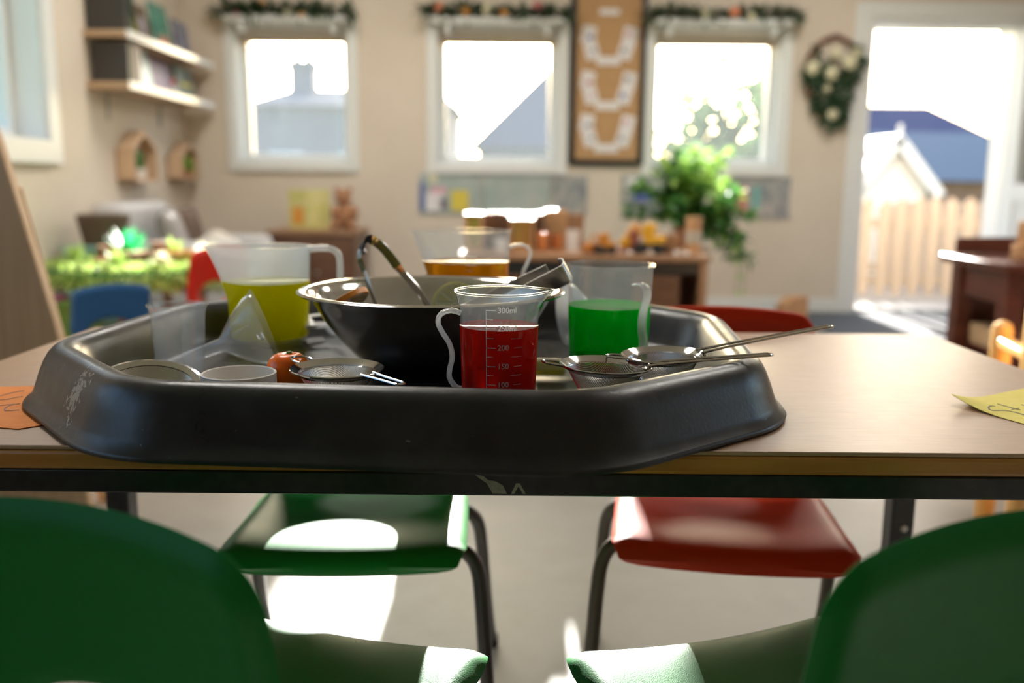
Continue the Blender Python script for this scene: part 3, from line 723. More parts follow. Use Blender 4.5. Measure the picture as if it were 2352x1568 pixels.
# serving spoon / ladles
def ladle(label, pts, w, mtl, head, th=.0012, parts=()):
    t = thing('ladle', label, 'ladle', pts[-1], 0, 'ladles in the bowl')
    P = [Vector(p) - Vector(pts[-1]) for p in pts]
    MB().sweep(spline(P, 36), th, w, 10, bin_=head).build('handle', mtl, t)
    q = spline(P, 36)
    for nm, i0, i1, mm in parts: MB().sweep([v + Vector((0, 0, 0)) for v in q[i0:i1]], th * 1.9, [(w[k] if isinstance(w, list) else w) * 1.06 for k in range(i0, i1)], 10, bin_=head).build(nm, mm, t)
    c = Vector((.012, -.008, .006))
    MB().lathe([(0, -.018), (.012, -.016), (.021, -.009), (.025, 0), (.026, 0), (.0215, -.0095), (.0125, -.017), (0, -.0192)], 28, TM(*c) @ RM('X', rad(-15))).build('scoop', 'steel', t)
    return t
ladle('steel ladle with hooked handle leaning left in the bowl', [(-.189, 1.138, .738), (-.1845, 1.139, .7465), (-.178, 1.14, .7505), (-.169, 1.141, .7465), (-.158, 1.142, .736), (-.140, 1.142, .712), (-.118, 1.14, .687), (-.100, 1.135, .660), (-.088, 1.13, .640)], [.0075] * 12 + [.0065] * 10 + [.005] * 14, 'steel', (.62, -.45, .64), parts=(('end_cap', 0, 11, 'rubber'), ('stripe', 11, 13, 'print_yellow'), ('jug_reflection', 13, 22, 'reflect_olive')))
ladle('thin steel ladle with pale hook standing behind the other ladle', [(-.194, 1.205, .728), (-.200, 1.203, .733), (-.2015, 1.200, .725), (-.198, 1.197, .714), (-.189, 1.19, .693), (-.180, 1.182, .670), (-.168, 1.17, .640)], .0038, 'steel_brushed', (.7, -.45, .55), parts=(('end_cap', 0, 14, 'handle_clear'), ('jug_reflection', 14, 21, 'reflect_olive')))
# tongs: sprung strip folded at the end, the two arms dipping into the bowl
t = thing('serving_tongs', 'steel serving tongs resting over the right edge of the bowl', 'tongs', (.05, 1.05, .70))
e = Vector((.0095, 0, .0265)); d = Vector((-.150, .01, -.078)).normalized(); up = Vector((-.44, -.25, .86)); up = (up - d * up.dot(d)).normalized(); nrm = d.cross(up).normalized()
base = Vector((.008, 0, .022))
top = []
for i in range(13):
    a = -PI / 2 + PI * i / 12
    top.append(base + nrm * (.0125 * math.sin(a)) - d * (.006 * math.cos(a)))
armA = [base - nrm * .0125 + d * q - nrm * (.006 * q / .1) for q in (.13, .10, .07, .04, .015)]
armB = [base + nrm * .0125 + d * q + nrm * (.006 * q / .1) for q in (.015, .04, .07, .10, .13)]
MB().sweep(armA + top, .0007, .0125, 10, bin_=up).build('arm', 'steel_brushed', t)
MB().sweep(armB, .0007, .0125, 10, bin_=up).build('arm', 'steel_brushed', t)
# citrus slices
def slice_(name, label, cat, loc_, r, th, M_, rind, pulp):
    t = thing(name, label, cat, loc_)
    MB().lathe([(r * .93, -th / 2), (r, -th / 2 + .0008), (r, th / 2 - .0008), (r * .93, th / 2), (r * .93, -th / 2)], 40, M_).build('rind', rind, t)
    MB().lathe([(0, -th / 2 + .0004), (r * .93, -th / 2 + .0004), (r * .93, th / 2 - .0004), (0, th / 2 - .0004)], 40, M_).build('pith', 'pith', t)
    sg = None
    for i in range(9):
        if sg is None:
            pts = [(.08 * r, 0)]
            for k in range(7):
                a = rad(-16.5 + 33 * k / 6); pts.append((r * .84 * math.cos(a), r * .84 * math.sin(a)))
            o = MB().prism(pts, th, M_ @ TM(0, 0, -th / 2)).build('segment', pulp, t, smooth=0, bevel=.0006); sg = (o, pts)
        else:
            o = MB().prism(pts, th, M_ @ RM('Z', 2 * PI * i / 9) @ TM(0, 0, -th / 2)).build('segment', pulp, t, smooth=0, bevel=.0006)
slice_('orange_slice', 'orange slice lying against the near left side inside the bowl', 'orange slice', (-.1955, 1.062, .6795), .031, .008, RM('Y', rad(-36)) @ RM('X', rad(-14)), 'orange_rind', 'orange_pulp')
slice_('lemon_slice', 'lemon slice standing against the far side inside the bowl', 'lemon slice', (-.074, 1.180, .6655), .0295, .007, RM('X', rad(62)), 'lemon_rind', 'lemon_pulp')

# ------------------------------------------------------------------ strainers
def strainer(label, c, r, depth, hdir, hlen, rise, tilt, hw_=.0065, loop=True, flat_=.62):
    t = thing('strainer', label, 'strainer', c, 0, 'wire strainers on the tray')
    hd_ = Vector((math.cos(hdir), math.sin(hdir), 0)); sd_ = Vector((-hd_.y, hd_.x, 0))
    M_ = RM('Z', hdir) @ RM('Y', -tilt) @ RM('Z', -hdir)
    MB().lathe([(r * .80, -.0055), (r * .84, -.0045), (r * .97, -.0006), (r, .0004), (r * 1.015, -.0004), (r * 1.005, -.0016), (r * .97, -.0018), (r * .83, -.0062), (r * .80, -.0055)], 64, M_).build('rim', 'steel', t)
    # woven wire cup
    def zf(q):
        q = min(q, 1.0)
        if q < flat_: return -depth + .0015 * (q / flat_) ** 2
        k = (q - flat_) / (1 - flat_); return -depth + .0015 + (depth - .0055) * k ** 1.15
    mb = MB(); rr = r * .83; n = 34
    for ax in (0, 1):
        for i in range(-n + 1, n):
            a = i / n * rr; ln = math.sqrt(max(rr * rr - a * a, 0)); k = max(4, int(20 * ln / rr)); pts = []
            for j in range(k + 1):
                b = -ln + 2 * ln * j / k
                x, y = (a, b) if ax == 0 else (b, a)
                pts.append((x, y, zf(math.hypot(x, y) / rr) + (.00012 if ax else -.00012)))
            if len(pts) > 2: mb.sweep(pts, .00028, n=3, caps=False, M=M_ @ RM('Z', .5))
    stuff(mb.build('wire_mesh', 'wire', t, smooth=0))
    # hairpin wire handle
    s0 = hd_ * (r * .90); pts = []
    for q, w in ((0, 1.35), (.25, 1.1), (.6, .9), (.97, .85)): pts.append(s0 + hd_ * (hlen * q) + sd_ * (hw_ * w) + Vector((0, 0, rise * q ** .9)))
    e_ = s0 + hd_ * hlen + Vector((0, 0, rise)); arc = []
    for k in range(1, 6):
        a = PI / 2 - PI * k / 6; arc.append(e_ + sd_ * (hw_ * .85 * math.sin(a)) + hd_ * (hw_ * .9 * math.cos(a)))
    back = [p - sd_ * (2 * (p - s0).dot(sd_)) for p in reversed(pts)]
    ctrl = pts + arc + back
    MB().sweep(spline(ctrl, 60), .00135, n=8, M=M_).build('handle', 'steel', t)
    if loop:
        lp = [-hd_ * (r * .98) + sd_ * .009, -hd_ * (r + .006) + sd_ * .010 + Vector((0, 0, .001)), -hd_ * (r + .015) + sd_ * .006 + Vector((0, 0, .002)), -hd_ * (r + .017) + Vector((0, 0, .002)), -hd_ * (r + .015) - sd_ * .006 + Vector((0, 0, .002)), -hd_ * (r + .006) - sd_ * .010 + Vector((0, 0, .001)), -hd_ * (r * .98) - sd_ * .009]
        MB().sweep(spline(lp, 30), .0011, n=8, M=M_).build('hook', 'steel', t)
    return t
strainer('small strainer with short handle beside the tomato', (-.168, .862, .6455), .0445, .024, rad(-36), .040, -.003, rad(-1), .006)
strainer('wire strainer lying across the tray corner, nearest the red jug', (.0895, .856, .6525), .0440, .029, rad(8), .122, .0105, rad(-1.5), .0052)
strainer('wire strainer with the longer raised handle, behind the nearer strainer', (.1525, .905, .6535), .0425, .027, rad(13), .145, .0165, rad(2), .0052)
# upturned metal strainer ring at the tray's front left
t = thing('strainer', 'round metal sieve lying low at the front left of the tray', 'strainer', (-.352, .868, .621), 0, 'wire strainers on the tray')
M_ = RM('Y', rad(9)) @ RM('X', rad(14))
MB().lathe([(.040, .006), (.046, .0085), (.0500, .0075), (.052, .0035), (.0495, .004), (.046, .006), (.041, .0035), (.040, .006)], 64, M_).build('rim', 'steel', t)
MB().lathe([(0, -.012), (.018, -.011), (.031, -.005), (.0405, .0045), (.0400, .0052), (.0305, -.0042), (.0175, -.0102), (0, -.0112)], 48, M_).build('sieve_plate', 'steel_brushed', t)
strip = MB().sweep(spline([tuple(M_ @ Vector(p)) for p in ((-.048, .008, .006), (-.060, .010, .002), (-.070, .012, -.006))], 10), .0009, .004, 8).build('handle', 'steel_brushed', t)

# ------------------------------------------------------------------ other things on the tray
t = thing('plastic_ring', 'shallow white plastic lid ring at the tray front', 'lid', (-.266, .872, TF))
MB().lathe([(.0335, 0), (.0355, .0), (.0358, .036), (.0345, .0368), (.0335, .036), (.0335, .0)], 56).build('band', 'white_plastic', t)
MB().lathe([(0, .004), (.0335, .004), (.0335, .006), (0, .006)], 40).build('disc', 'white_plastic', t)
t = thing('scoop', 'white plastic measuring spoon tucked in front of the lid ring', 'spoon', (-.232, .823, .629))
MB().sweep(spline([(.012, -.002, .001), (.0, 0, .0055), (-.012, .002, .0075), (-.022, .004, .007)], 12), .0012, .0085, 10, bin_=(.2, 1, 0)).build('handle', 'white_gloss', t)
MB().lathe([(0, -.006), (.009, -.0045), (.0125, 0), (.0117, .0002), (.0082, -.0036), (0, -.005)], 24, TM(.019, -.003, 0)).build('cup', 'white_gloss', t)
# tomato
t = thing('tomato', 'small glossy orange-red tomato next to the lid ring', 'tomato', (-.2285, .915, TF)); t.scale = (1.1, 1.1, 1.12)
pr = [(0, .0015), (.008, .0003), (.014, .003), (.0185, .010), (.0202, .020), (.0195, .030), (.0165, .0375), (.011, .0418), (.005, .0413), (0, .0398)]
pp = spline([(a, 0, b) for a, b in pr], 30); pp = [(max(p.x, 0), p.z) for p in pp]; pp[0] = (0, pp[0][1]); pp[-1] = (0, pp[-1][1])
MB().lathe(pp, 40).build('flesh', 'tomato', t, smooth=80)
MB().lathe([(0, 0), (.0028, 0), (.002, .0016), (0, .0018)], 10, TM(0, .006, .0415)).build('stalk_scar', 'stalk_green', t)
# clear funnel leaning on its side, its wide mouth to the right
def funnel(label, loc_, M_, r, h, stem, m):
    t = thing('funnel', label, 'funnel', loc_, 0, 'plastic funnels')
    MB().lathe([(r + .002, 0), (r + .0025, .0022), (r, .004), (r * .93, .012), (r * .62, h * .62), (.0085, h), (.0065, h + stem), (.0055, h + stem), (.0072, h), (r * .60, h * .60), (r * .91, .0115), (r - .0012, .0032), (r - .001, 0), (r + .002, 0)], 56, M_).build('cone', m, t, smooth=50)
    MB().sweep([M_ @ Vector((r * .96, -.004, .006)), M_ @ Vector((r + .014, 0, .004)), M_ @ Vector((r * .96, .004, .006))], .0012, .003, 8).build('hanging_tab', m, t)
    for k in range(3):
        a = 2 * PI * k / 3 + .4
        MB().sweep([M_ @ Vector((r * .86 * math.cos(a), r * .86 * math.sin(a), .014)), M_ @ Vector((r * .5 * math.cos(a), r * .5 * math.sin(a), h * .68))], .0009, .0009, 6).build('rib', m, t)
    return t
funnel('clear plastic funnel tipped over between the empty cup and yellow jug', (-.282, 1.035, .6545), Vector((-.90, -.22, -.33)).to_track_quat('Z', 'Y').to_matrix().to_4x4(), .0455, .052, .045, 'pp_clear')
funnel('milky plastic funnel on its side between bowl and green beaker', (.072, 1.235, .6465), RM('Z', rad(14)) @ RM('Y', rad(86)), .0425, .04, .03, 'pp_milky')
t = thing('scoop', 'white plastic scoop lying behind the bowl beside the yellow jug', 'scoop', (-.262, 1.305, TF))
MB().lathe([(0, 0), (.026, .001), (.031, .006), (.033, .032), (.0345, .033), (.0315, .005), (.0265, -.0005), (0, -.0005)], 40, TM(.02, .02, .0008)).build('cup', 'pp_milky', t)
MB().sweep([(-.012, .0, .030), (-.03, -.03, .031), (-.012, -.075, .024)], .002, .008, 10).build('handle', 'white_gloss', t)
t = thing('syringe', 'yellow-tipped clear tube lying behind the red jug', 'syringe', (.055, 1.03, TF + .0115))
MB().lathe([(0, 0), (.0095, 0), (.0105, .003), (.0105, .05), (.009, .052), (0, .052)], 24, RM('Y', PI / 2) @ TM(0, 0, -.03)).build('barrel', 'handle_clear', t)
MB().lathe([(0, .002), (.0088, .002), (.0088, .036), (0, .036)], 20, RM('Y', PI / 2) @ TM(0, 0, -.03)).build('drink', 'liquid_yellow', t)
MB().lathe([(.0105, 0), (.0135, .001), (.0135, .003), (.0105, .004), (.0105, 0)], 24, RM('Y', PI / 2) @ TM(0, 0, .019)).build('flange', 'pp_milky', t)

# ------------------------------------------------------------------ paper cards on the table
def card(name, label, pts, m, curl, strokes):
    t = thing(name, label, 'card', (pts[0][0], pts[0][1], T))
    o_ = Vector((pts[0][0], pts[0][1], T)); n = len(pts); th = .0005
    vs = [Vector((x, y, T + .0006 + curl(x, y))) - o_ for x, y in pts]; vs += [v + Vector((0, 0, th)) for v in vs]
    MB().add(vs, [tuple(range(n - 1, -1, -1)), tuple(range(n, 2 * n))] + [(i, (i + 1) % n, n + (i + 1) % n, n + i) for i in range(n)]).build('sheet', m, t, smooth=0)
    for s_ in strokes:
        q = [Vector((x, y, T + .0013 + curl(x, y))) - o_ for x, y in s_]
        MB().sweep(spline(q, 24) if len(q) > 2 else q, .0003, .00055, 6, bin_=None).build('pencil_line', 'pencil', t)
    return t
def zp(px, py):
    "point of the table top seen at a photograph pixel (used once, to read the drawn lines off)"
    v = F_ + R_ * ((px - 1176) / 2100) - U_ * ((py - 784) / 2100); k = (T - .824) / v.z
    return (v.x * k, v.y * k)
card('orange_card', 'orange card with pencil lines sticking out left of the tray', [(-.66 + .02, .955), (-.575, 1.003), (-.45, 1.02), (-.40, .93), (-.438, .852), (-.462, .829), (-.50, .838), (-.60, .875)], 'card_orange', lambda x, y: 0,
     [[zp(*p) for p in s] for s in ([(0, 912), (25, 905), (45, 901), (56, 900)], [(0, 921), (20, 919), (38, 915), (52, 913)], [(0, 934), (20, 932), (45, 930)], [(46, 929), (25, 933), (13, 939), (11, 945), (20, 946), (44, 944)])])
t = thing('yellow_card', 'yellow card with pencil handwriting at the right of the table', 'card', (.474, .963, T))
E1, E2 = Vector((.843, .537, 0)) * .17, Vector((.388, -.92, 0)) * .13
crl = lambda v: .0012 + .011 * max(0, 1 - v.length / .07) ** 2
vs, fs = [], []
for lay in (0, .0005):
    for a in range(19):
        for b in range(13): v = E1 * (a / 18) + E2 * (b / 12); vs.append(v + Vector((0, 0, crl(v) - .0008 + lay)))
for a in range(18):
    for b in range(12):
        q = a * 13 + b; fs += [(q, q + 1, q + 14, q + 13), (247 + q, 247 + q + 13, 247 + q + 14, 247 + q + 1)]
MB().add(vs, fs).build('sheet', 'card_yellow', t)
for st in [[zp(1700 + a / 3.563, 858 + b / 3.563) for a, b in s] for s in ([(2085, 288), (2050, 287), (2032, 296), (2034, 311), (2062, 319), (2110, 317), (2160, 314), (2210, 318), (2270, 330), (2320, 345)], [(2105, 262), (2190, 282), (2290, 305)], [(2222, 303), (2250, 296), (2280, 290)], [(2300, 262), (2330, 268)])]:
    q = [Vector((x - .474, y - .963, 0)) for x, y in st]; q = [v + Vector((0, 0, crl(v))) for v in q]
    MB().sweep(spline(q, 24) if len(q) > 2 else q, .0003, .0007, 6).build('pencil_line', 'pencil', t)

# ------------------------------------------------------------------ moulded classroom chairs
def chair_mesh(hole=True):
    ctrl = [(.170, .326), (.172, .339), (.158, .3485), (.12, .3505), (.05, .345), (-.04, .340), (-.105, .343), (-.142, .355), (-.163, .380), (-.173, .415), (-.186, .49), (-.201, .565), (-.214, .622)]
    NV, NU = 96, 48
    pv = spline([(a, 0, b) for a, b in ctrl], NV + 1)
    S = [0]
    for i in range(NV): S.append(S[-1] + (pv[i + 1] - pv[i]).length)
    tot = S[-1]
    def at(s):
        for i in range(NV):
            if s <= S[i + 1] or i == NV - 1:
                f = (s - S[i]) / (S[i + 1] - S[i]); p = pv[i].lerp(pv[i + 1], f); d = (pv[min(i + 2, NV)] - pv[max(i - 1, 0)]).normalized()
                return p, d
    def hwid(s):
        k = s / tot
        w = .157
        if s < .036: w = .157 - .036 + math.sqrt(max(0, .036 ** 2 - (.036 - s) ** 2))
        elif .42 < k < .75: w = .157 - .012 * math.sin(PI * (k - .42) / .33)
        dt = tot - s; rc = .034
        if k > .75: w = .157 - .004 * min(1, (k - .75) / .1)
        if dt < rc: w = w - rc + math.sqrt(max(0, rc * rc - (rc - dt) ** 2))
        return w
    s_low = next(S[i] for i in range(NV) if pv[i].z > .372 and pv[i].x < -.1)
    HH, HWD = .047, .084; HS0 = s_low + .072
    def inside(x, s): return hole and (x / HWD) ** 2 + ((s - HS0) / HH) ** 2 < 1
    g = {}
    for i in range(NV + 1):
        for j in range(NU + 1):
            u = math.sin(PI / 2 * (-1 + 2 * j / NU)) * .35 + (-1 + 2 * j / NU) * .65
            q = i / NV; sv = tot * (q if q < .8 else .8 + .2 * (1 - (1 - (q - .8) / .2) ** 2))
            g[i, j] = [u * hwid(sv), sv]
    dead = set()
    for i in range(NV):
        for j in range(NU):
            x = (g[i, j][0] + g[i + 1, j + 1][0]) / 2; s = (g[i, j][1] + g[i + 1, j + 1][1]) / 2
            if inside(x, s): dead.add((i, j))
    bnd = set()
    for i, j in dead:
        for a, b in ((0, 0), (0, 1), (1, 0), (1, 1)):
            vtx = (i + a, j + b)
            cells = [(vtx[0] - p, vtx[1] - q) for p in (0, 1) for q in (0, 1)]
            if any(c not in dead for c in cells): bnd.add(vtx)
    for v in bnd:
        x, s = g[v]; best = None
        for k in range(200):
            a = 2 * PI * k / 200; q = (HWD * math.cos(a), HS0 + HH * math.sin(a))
            dd = (q[0] - x) ** 2 + (q[1] - s) ** 2
            if best is None or dd < best[0]: best = (dd, q)
        g[v] = list(best[1])
    def P3(x, s):
        p, d = at(s); w = hwid(s); u = max(-1, min(1, x / w)); nr = Vector((-d.z, 0, d.x))      # nr: towards the sitter
        k = s / tot; isb = min(1, max(0, (k - .45) / .15))
        ua = x / .160; off = (1 - isb) * (.010 * ua * ua) + isb * (.028 * ua * ua)
        rc_, W_ = .034, .153; dt = tot - s                      # distance to the outline drives the rolled edge
        if k > .8 and dt < rc_ and abs(x) > W_ - rc_: de = rc_ - math.hypot(abs(x) - (W_ - rc_), rc_ - dt)
        else: de = min(w - abs(x), dt)
        e = min(1, max(0, 1 - de / .022)); off -= .014 * e * e * (1.0 if k > .08 else k / .08)
        zz = -.010 * ua * ua * max(0, (k - .85) / .15) if k > .85 else 0
        # rim of the hand hole is rolled back a little
        hx = math.hypot(x / HWD, (s - HS0) / HH)
        if hole and hx < 1.28: off -= .006 * ((1.28 - hx) / .28) ** 2
        if nr.z < 0 and k < .5: nr = -nr
        q = p + nr * off
        return (x, q.x, q.z + zz)
    idx = {}; vs = []
    for kx, v in g.items(): idx[kx] = len(vs); vs.append(P3(*v))
    fs = [(idx[i, j], idx[i, j + 1], idx[i + 1, j + 1], idx[i + 1, j]) for i in range(NV) for j in range(NU) if (i, j) not in dead]
    return MB().add(vs, fs)
def chair(label, cat_group, loc_, rz, m, tube, scale=1.0, first=[None]):
    t = thing('classroom_chair', label, 'chair', loc_, rz, cat_group)
    if first[0] is None:
        first[0] = chair_mesh().build('shell', m, t, smooth=60, solid=.0045, offset=-1)
        md = first[0].modifiers.new('b', 'BEVEL'); md.width = .0012; md.segments = 2; md.limit_method = 'ANGLE'; md.angle_limit = rad(60)
    else:
        o = first[0].copy(); o.data = first[0].data.copy(); COL.objects.link(o); o.parent = t; o.data.materials.clear(); o.data.materials.append(MATS[m])
    for sx in (-1, 1):
        for fr in (1, -1):
            y0 = .085 if fr > 0 else -.075
            yf = .115 if fr > 0 else -.25
            p = [(sx * .004, y0, .329), (sx * .09, y0, .329), (sx * .135, y0, .328), (sx * .160, y0, .318), (sx * .174, y0 + (yf - y0) * .08, .295), (sx * .180, y0 + (yf - y0) * .2, .25), (sx * .188, y0 + (yf - y0) * .55, .13), (sx * .198, yf, .012)]
            lg = MB().sweep(spline(p, 34), .0105, n=12).build('leg', tube, t)
            MB().lathe([(0, 0), (.0125, 0), (.0135, .004), (.0125, .022), (.0108, .024), (0, .024)], 14, TM(sx * .198, yf, 0)).build('foot_cap', 'rubber', lg)
    t.scale = (scale, scale, scale)
    return t
chair('green moulded chair at the near left, its back to the viewer', 'moulded classroom chairs', (-.220, .735, 0), rad(-17), 'poly_green', 'tube_black')
chair('green moulded chair at the near right, its back to the viewer', 'moulded classroom chairs', (.256, .733, 0), rad(17), 'poly_green', 'tube_black')
chair('green moulded chair tucked under the far side of the table', 'moulded classroom chairs', (-.222, 1.270, 0), rad(182.0), 'poly_green', 'tube_black')
chair('orange-red moulded chair tucked under the far side of the table', 'moulded classroom chairs', (.315, 1.285, 0), rad(172), 'poly_red', 'tube_brown')
chair('blue moulded chair in front of the leafy play table', 'moulded classroom chairs', (-1.36, 2.92, 0), rad(46), 'poly_blue', 'tube_black', .80)
chair('scarlet moulded chair behind the yellow jug, by the leafy play table', 'moulded classroom chairs', (-1.235, 3.40, 0), rad(62), 'poly_scarlet', 'tube_black', .93)

# ------------------------------------------------------------------ on the back wall
WN = ('left', 'middle', 'right')
for i, (a, b, c, d) in enumerate(W):
    t = thing('roller_blind', 'rolled-up beige blind at the top of the %s back window' % WN[i], 'blind', ((a + b) / 2, YB + .05, 1.66), 0, 'blinds of the back windows')
    w = (b - a) / 2 - .012
    MB().sweep([(-w, 0, .062), (w, 0, .062)], .022, n=16).build('roll', 'blind_cloth', t)
    MB().b2(-w, w, .018, .021, .012, .062).build('cloth', 'blind_cloth', t, smooth=0)
    MB().b2(-w, w, .012, .026, 0, .016).build('bottom_bar', 'pine', t, bevel=.003)
    MB().sweep([(w - .02, -.01, .06), (w - .02, -.012, -.15)], .0025, n=6).build('cord', 'white_gloss', t)
    # ledge over the window with its garland
    t = thing('window_ledge', 'narrow white ledge over the %s back window' % WN[i], 'ledge', ((a + b) / 2, YB - .02, 1.768), 0, 'ledges over the back windows')
    MB().b2(-(b - a) / 2 - .02, (b - a) / 2 + .02, -.12, .0015, 0, .025).build('board', 'white_paint', t, bevel=.003)
    for k in (-1, 1): MB().b2(k * (b - a) * .4 - .012, k * (b - a) * .4 + .012, -.09, .0015, -.06, 0).build('bracket', 'white_paint', t, bevel=.003)
    rr = random.Random(20 + i)
    t = thing('garland', ('leafy garland with pale flowers along the ledge of the left back window', 'leafy garland with pink flowers and little pumpkins over the middle back window', 'grey-green leafy garland with a peach flower over the right back window')[i], 'garland', ((a + b) / 2, YB - .10, 1.79), 0, 'garlands over the back windows')
    hw_ = (b - a) / 2 + .06
    pts = spline([(-hw_ + 2 * hw_ * k / 8, rr.uniform(-.015, .015), .022 + rr.uniform(-.006, .012)) for k in range(9)], 40)
    MB().sweep(pts, .005, n=6).build('stem', 'twig', t)
    mb = MB(); mb2 = MB()
    for k in range(330):
        p = rr.choice(pts); d = Vector((rr.uniform(-1, 1), rr.uniform(-1, .5), rr.uniform(-.75, .9)))
        (mb if rr.random() < .7 else mb2).leaf(p + Vector((rr.uniform(-.02, .02), rr.uniform(-.03, .01), rr.uniform(-.004, .02))), d, (0, 0, 1), rr.uniform(.05, .105), rr.uniform(.012, .024))
    stuff(mb.build('foliage', 'leaf_dark' if i < 2 else 'leaf_grey', t, smooth=0)); stuff(mb2.build('sprigs', 'leaf_grey' if i < 2 else 'leaf_dark', t, smooth=0))
    fl = ([(-.30, .0, .0, 'flower_pink', .028), (-.15, .01, .05, 'pumpkin', .03), (.10, -.03, -.015, 'pumpkin', .02), (.02, -.02, .0, 'flower_cream', .025)],
          [(-.36, -.02, .045, 'flower_peach', .032), (-.19, -.04, .005, 'pumpkin', .026), (.04, -.04, .0, 'pumpkin', .024), (.24, -.02, .05, 'flower_pink', .032), (-.06, -.01, .03, 'flower_cream', .035)],
          [(.06, -.02, .025, 'flower_peach', .034), (.16, -.04, -.005, 'flower_cream', .026), (-.12, -.03, .015, 'flower_cream', .026)])[i]
    for x, y, z, m, r in fl:
        mb = MB()
        if m == 'pumpkin':
            mb.lathe([(0, 0), (r * .7, r * .1), (r, r * .7), (r * .75, r * 1.3), (.2 * r, r * 1.35), (0, r * 1.2)], 24, TM(x, y, z + .01), lambda q, z_, a_: q * (1 + .09 * math.cos(a_ * 8)))
            mb.build('pumpkin', m, t)
        else:
            for k in range(9):
                an = k * 2 * PI / 9; mb.ball((x + r * .55 * math.cos(an), y - .012 - .004 * (k % 2), z + .02 + r * .55 * math.sin(an)), (r * .42, r * .3, r * .42), 8, 6)
            mb.ball((x, y - .022, z + .02), r * .4, 8, 6); mb.build('flower', m, t)
# cork board
t = thing('cork_board', 'tall black-framed cork board with pinned white sheets between two windows', 'notice board', (.582, YB, .925))
mb = MB(); w = .235; H = 1.12
for a, b, c, d in ((-w, -w + .036, 0, H), (w - .036, w, 0, H), (-w + .036, w - .036, 0, .036), (-w + .036, w - .036, H - .036, H)): mb.b2(a, b, -.028, -.001, c, d)
mb.build('frame', 'black_frame', t, smooth=0, bevel=.003)
MB().b2(-w + .02, w - .02, -.016, -.002, .02, H - .02).build('cork', 'cork', t, smooth=0)
rr = random.Random(2)
def sheet(x, z, w_, h_, a, prints):
    o = MB().b2(-w_ / 2, w_ / 2, -.0015, 0, -h_ / 2, h_ / 2).build('paper_sheet', 'paper', t, smooth=0); o.location = (x, -.0165 - rr.uniform(0, .002), z); o.rotation_euler = (0, a, 0)
    for m, px, pz, r in prints:
        q = MB().b2(px - r, px + r, -.0022, -.0012, pz - r * .8, pz + r * .8).build('printed_picture', m, o, smooth=0, bevel=.0)
sheet(0, .925, .12, .035, 0, [])
for z0, pa, pb, pc, pd in ((.66, 'print_blue', 'print_pink', 'print_grey', 'print_grey'), (.39, 'print_red', 'print_grey', 'print_pink', 'print_blue'), (.13, 'print_grey', 'print_pink', 'print_grey', 'print_grey')):
    sheet(-.125, z0 + .13, .085, .105, .15, [(pa, .012, -.015, .016)]); sheet(-.105, z0 + .035, .085, .10, -.28, [(pc, .01, 0, .014)])
    sheet(.13, z0 + .125, .085, .105, .2, [(pb, -.01, .01, .018)]); sheet(.105, z0 + .035, .085, .10, .3, [(pd, -.01, .0, .016)])
    sheet(0, z0 - .025, .15, .05, 0, [])
# picture boards under the windows
def board(label, x0, x1, z0, z1, m, prints):
    t = thing('picture_board', label, 'picture board', ((x0 + x1) / 2, YB, z0), 0, 'picture boards under the back windows'); w = (x1 - x0) / 2
    MB().b2(-w, w, -.012, -.001, 0, z1 - z0).build('board', m, t, smooth=0, bevel=.002)
    for pm, a, b, c, d in prints: MB().b2(a, b, -.0145, -.0121, c, d).build('picture', pm, t, smooth=0)
board('teal picture board with pink and yellow cut-outs under the middle window', -.60, -.21, .61, .87, 'poster_teal', [('print_blue', -.19, -.16, .02, .2), ('paper', -.15, -.04, .02, .13), ('print_pink', -.12, -.02, .13, .17), ('print_yellow', .01, .12, .02, .15), ('print_grey', -.06, -.01, .03, .10), ('flower_cream', -.13, -.08, .2, .25)])
board('plain teal picture board under the middle window, nearer the cork board', -.20, .24, .61, .87, 'poster_teal', [])
board('grey streaked picture board directly below the cork board', .25, .47, .61, .86, 'poster_slate', [])
board('dark slate picture board partly behind the green plant', .69, 1.15, .60, .87, 'poster_slate', [('print_blue', -.15, -.02, .1, .2), ('paper', -.2, -.1, .18, .25)])
board('slate and rose picture board right of the green plant', 1.28, 1.76, .60, .86, 'poster_slate', [('print_grey', -.2, -.13, .02, .22), ('toy_rose', -.1, -.03, .03, .2), ('print_teal', .0, .05, .05, .2)])
# wall wreath
t = thing('wreath', 'teardrop wreath of dark leaves and cream roses by the door', 'wreath', (1.985, YB, 1.45))
ctrl = [(0, -.03, .27), (-.11, -.03, .22), (-.185, -.03, .10), (-.17, -.03, -.03), (-.10, -.03, -.16), (-.03, -.03, -.26), (.03, -.03, -.27), (.06, -.03, -.18), (.09, -.03, -.06), (.15, -.03, .06), (.13, -.03, .19), (0, -.03, .27)]
pts = spline(ctrl, 70); MB().sweep(pts, .014, n=8).build('twig_ring', 'twig', t)
rr = random.Random(9); mb = MB(); mb2 = MB()
for k in range(640):
    q = rr.choice(pts[8:64]); f = rr.random() ** .6; p = Vector((q.x * f + .02 * (1 - f), -.03, q.z * f))
    if p.x < -.05 and p.z > .10 and rr.random() < .8: continue
    (mb if k % 4 else mb2).leaf(p + Vector((0, rr.uniform(-.03, .01), 0)), (rr.uniform(-1, 1), rr.uniform(-.8, .1), rr.uniform(-1, .8)), (0, -1, 0), rr.uniform(.05, .085), rr.uniform(.012, .02))
stuff(mb.build('foliage', 'leaf_dark', t, smooth=0)); stuff(mb2.build('sprigs', 'leaf_grey', t, smooth=0))
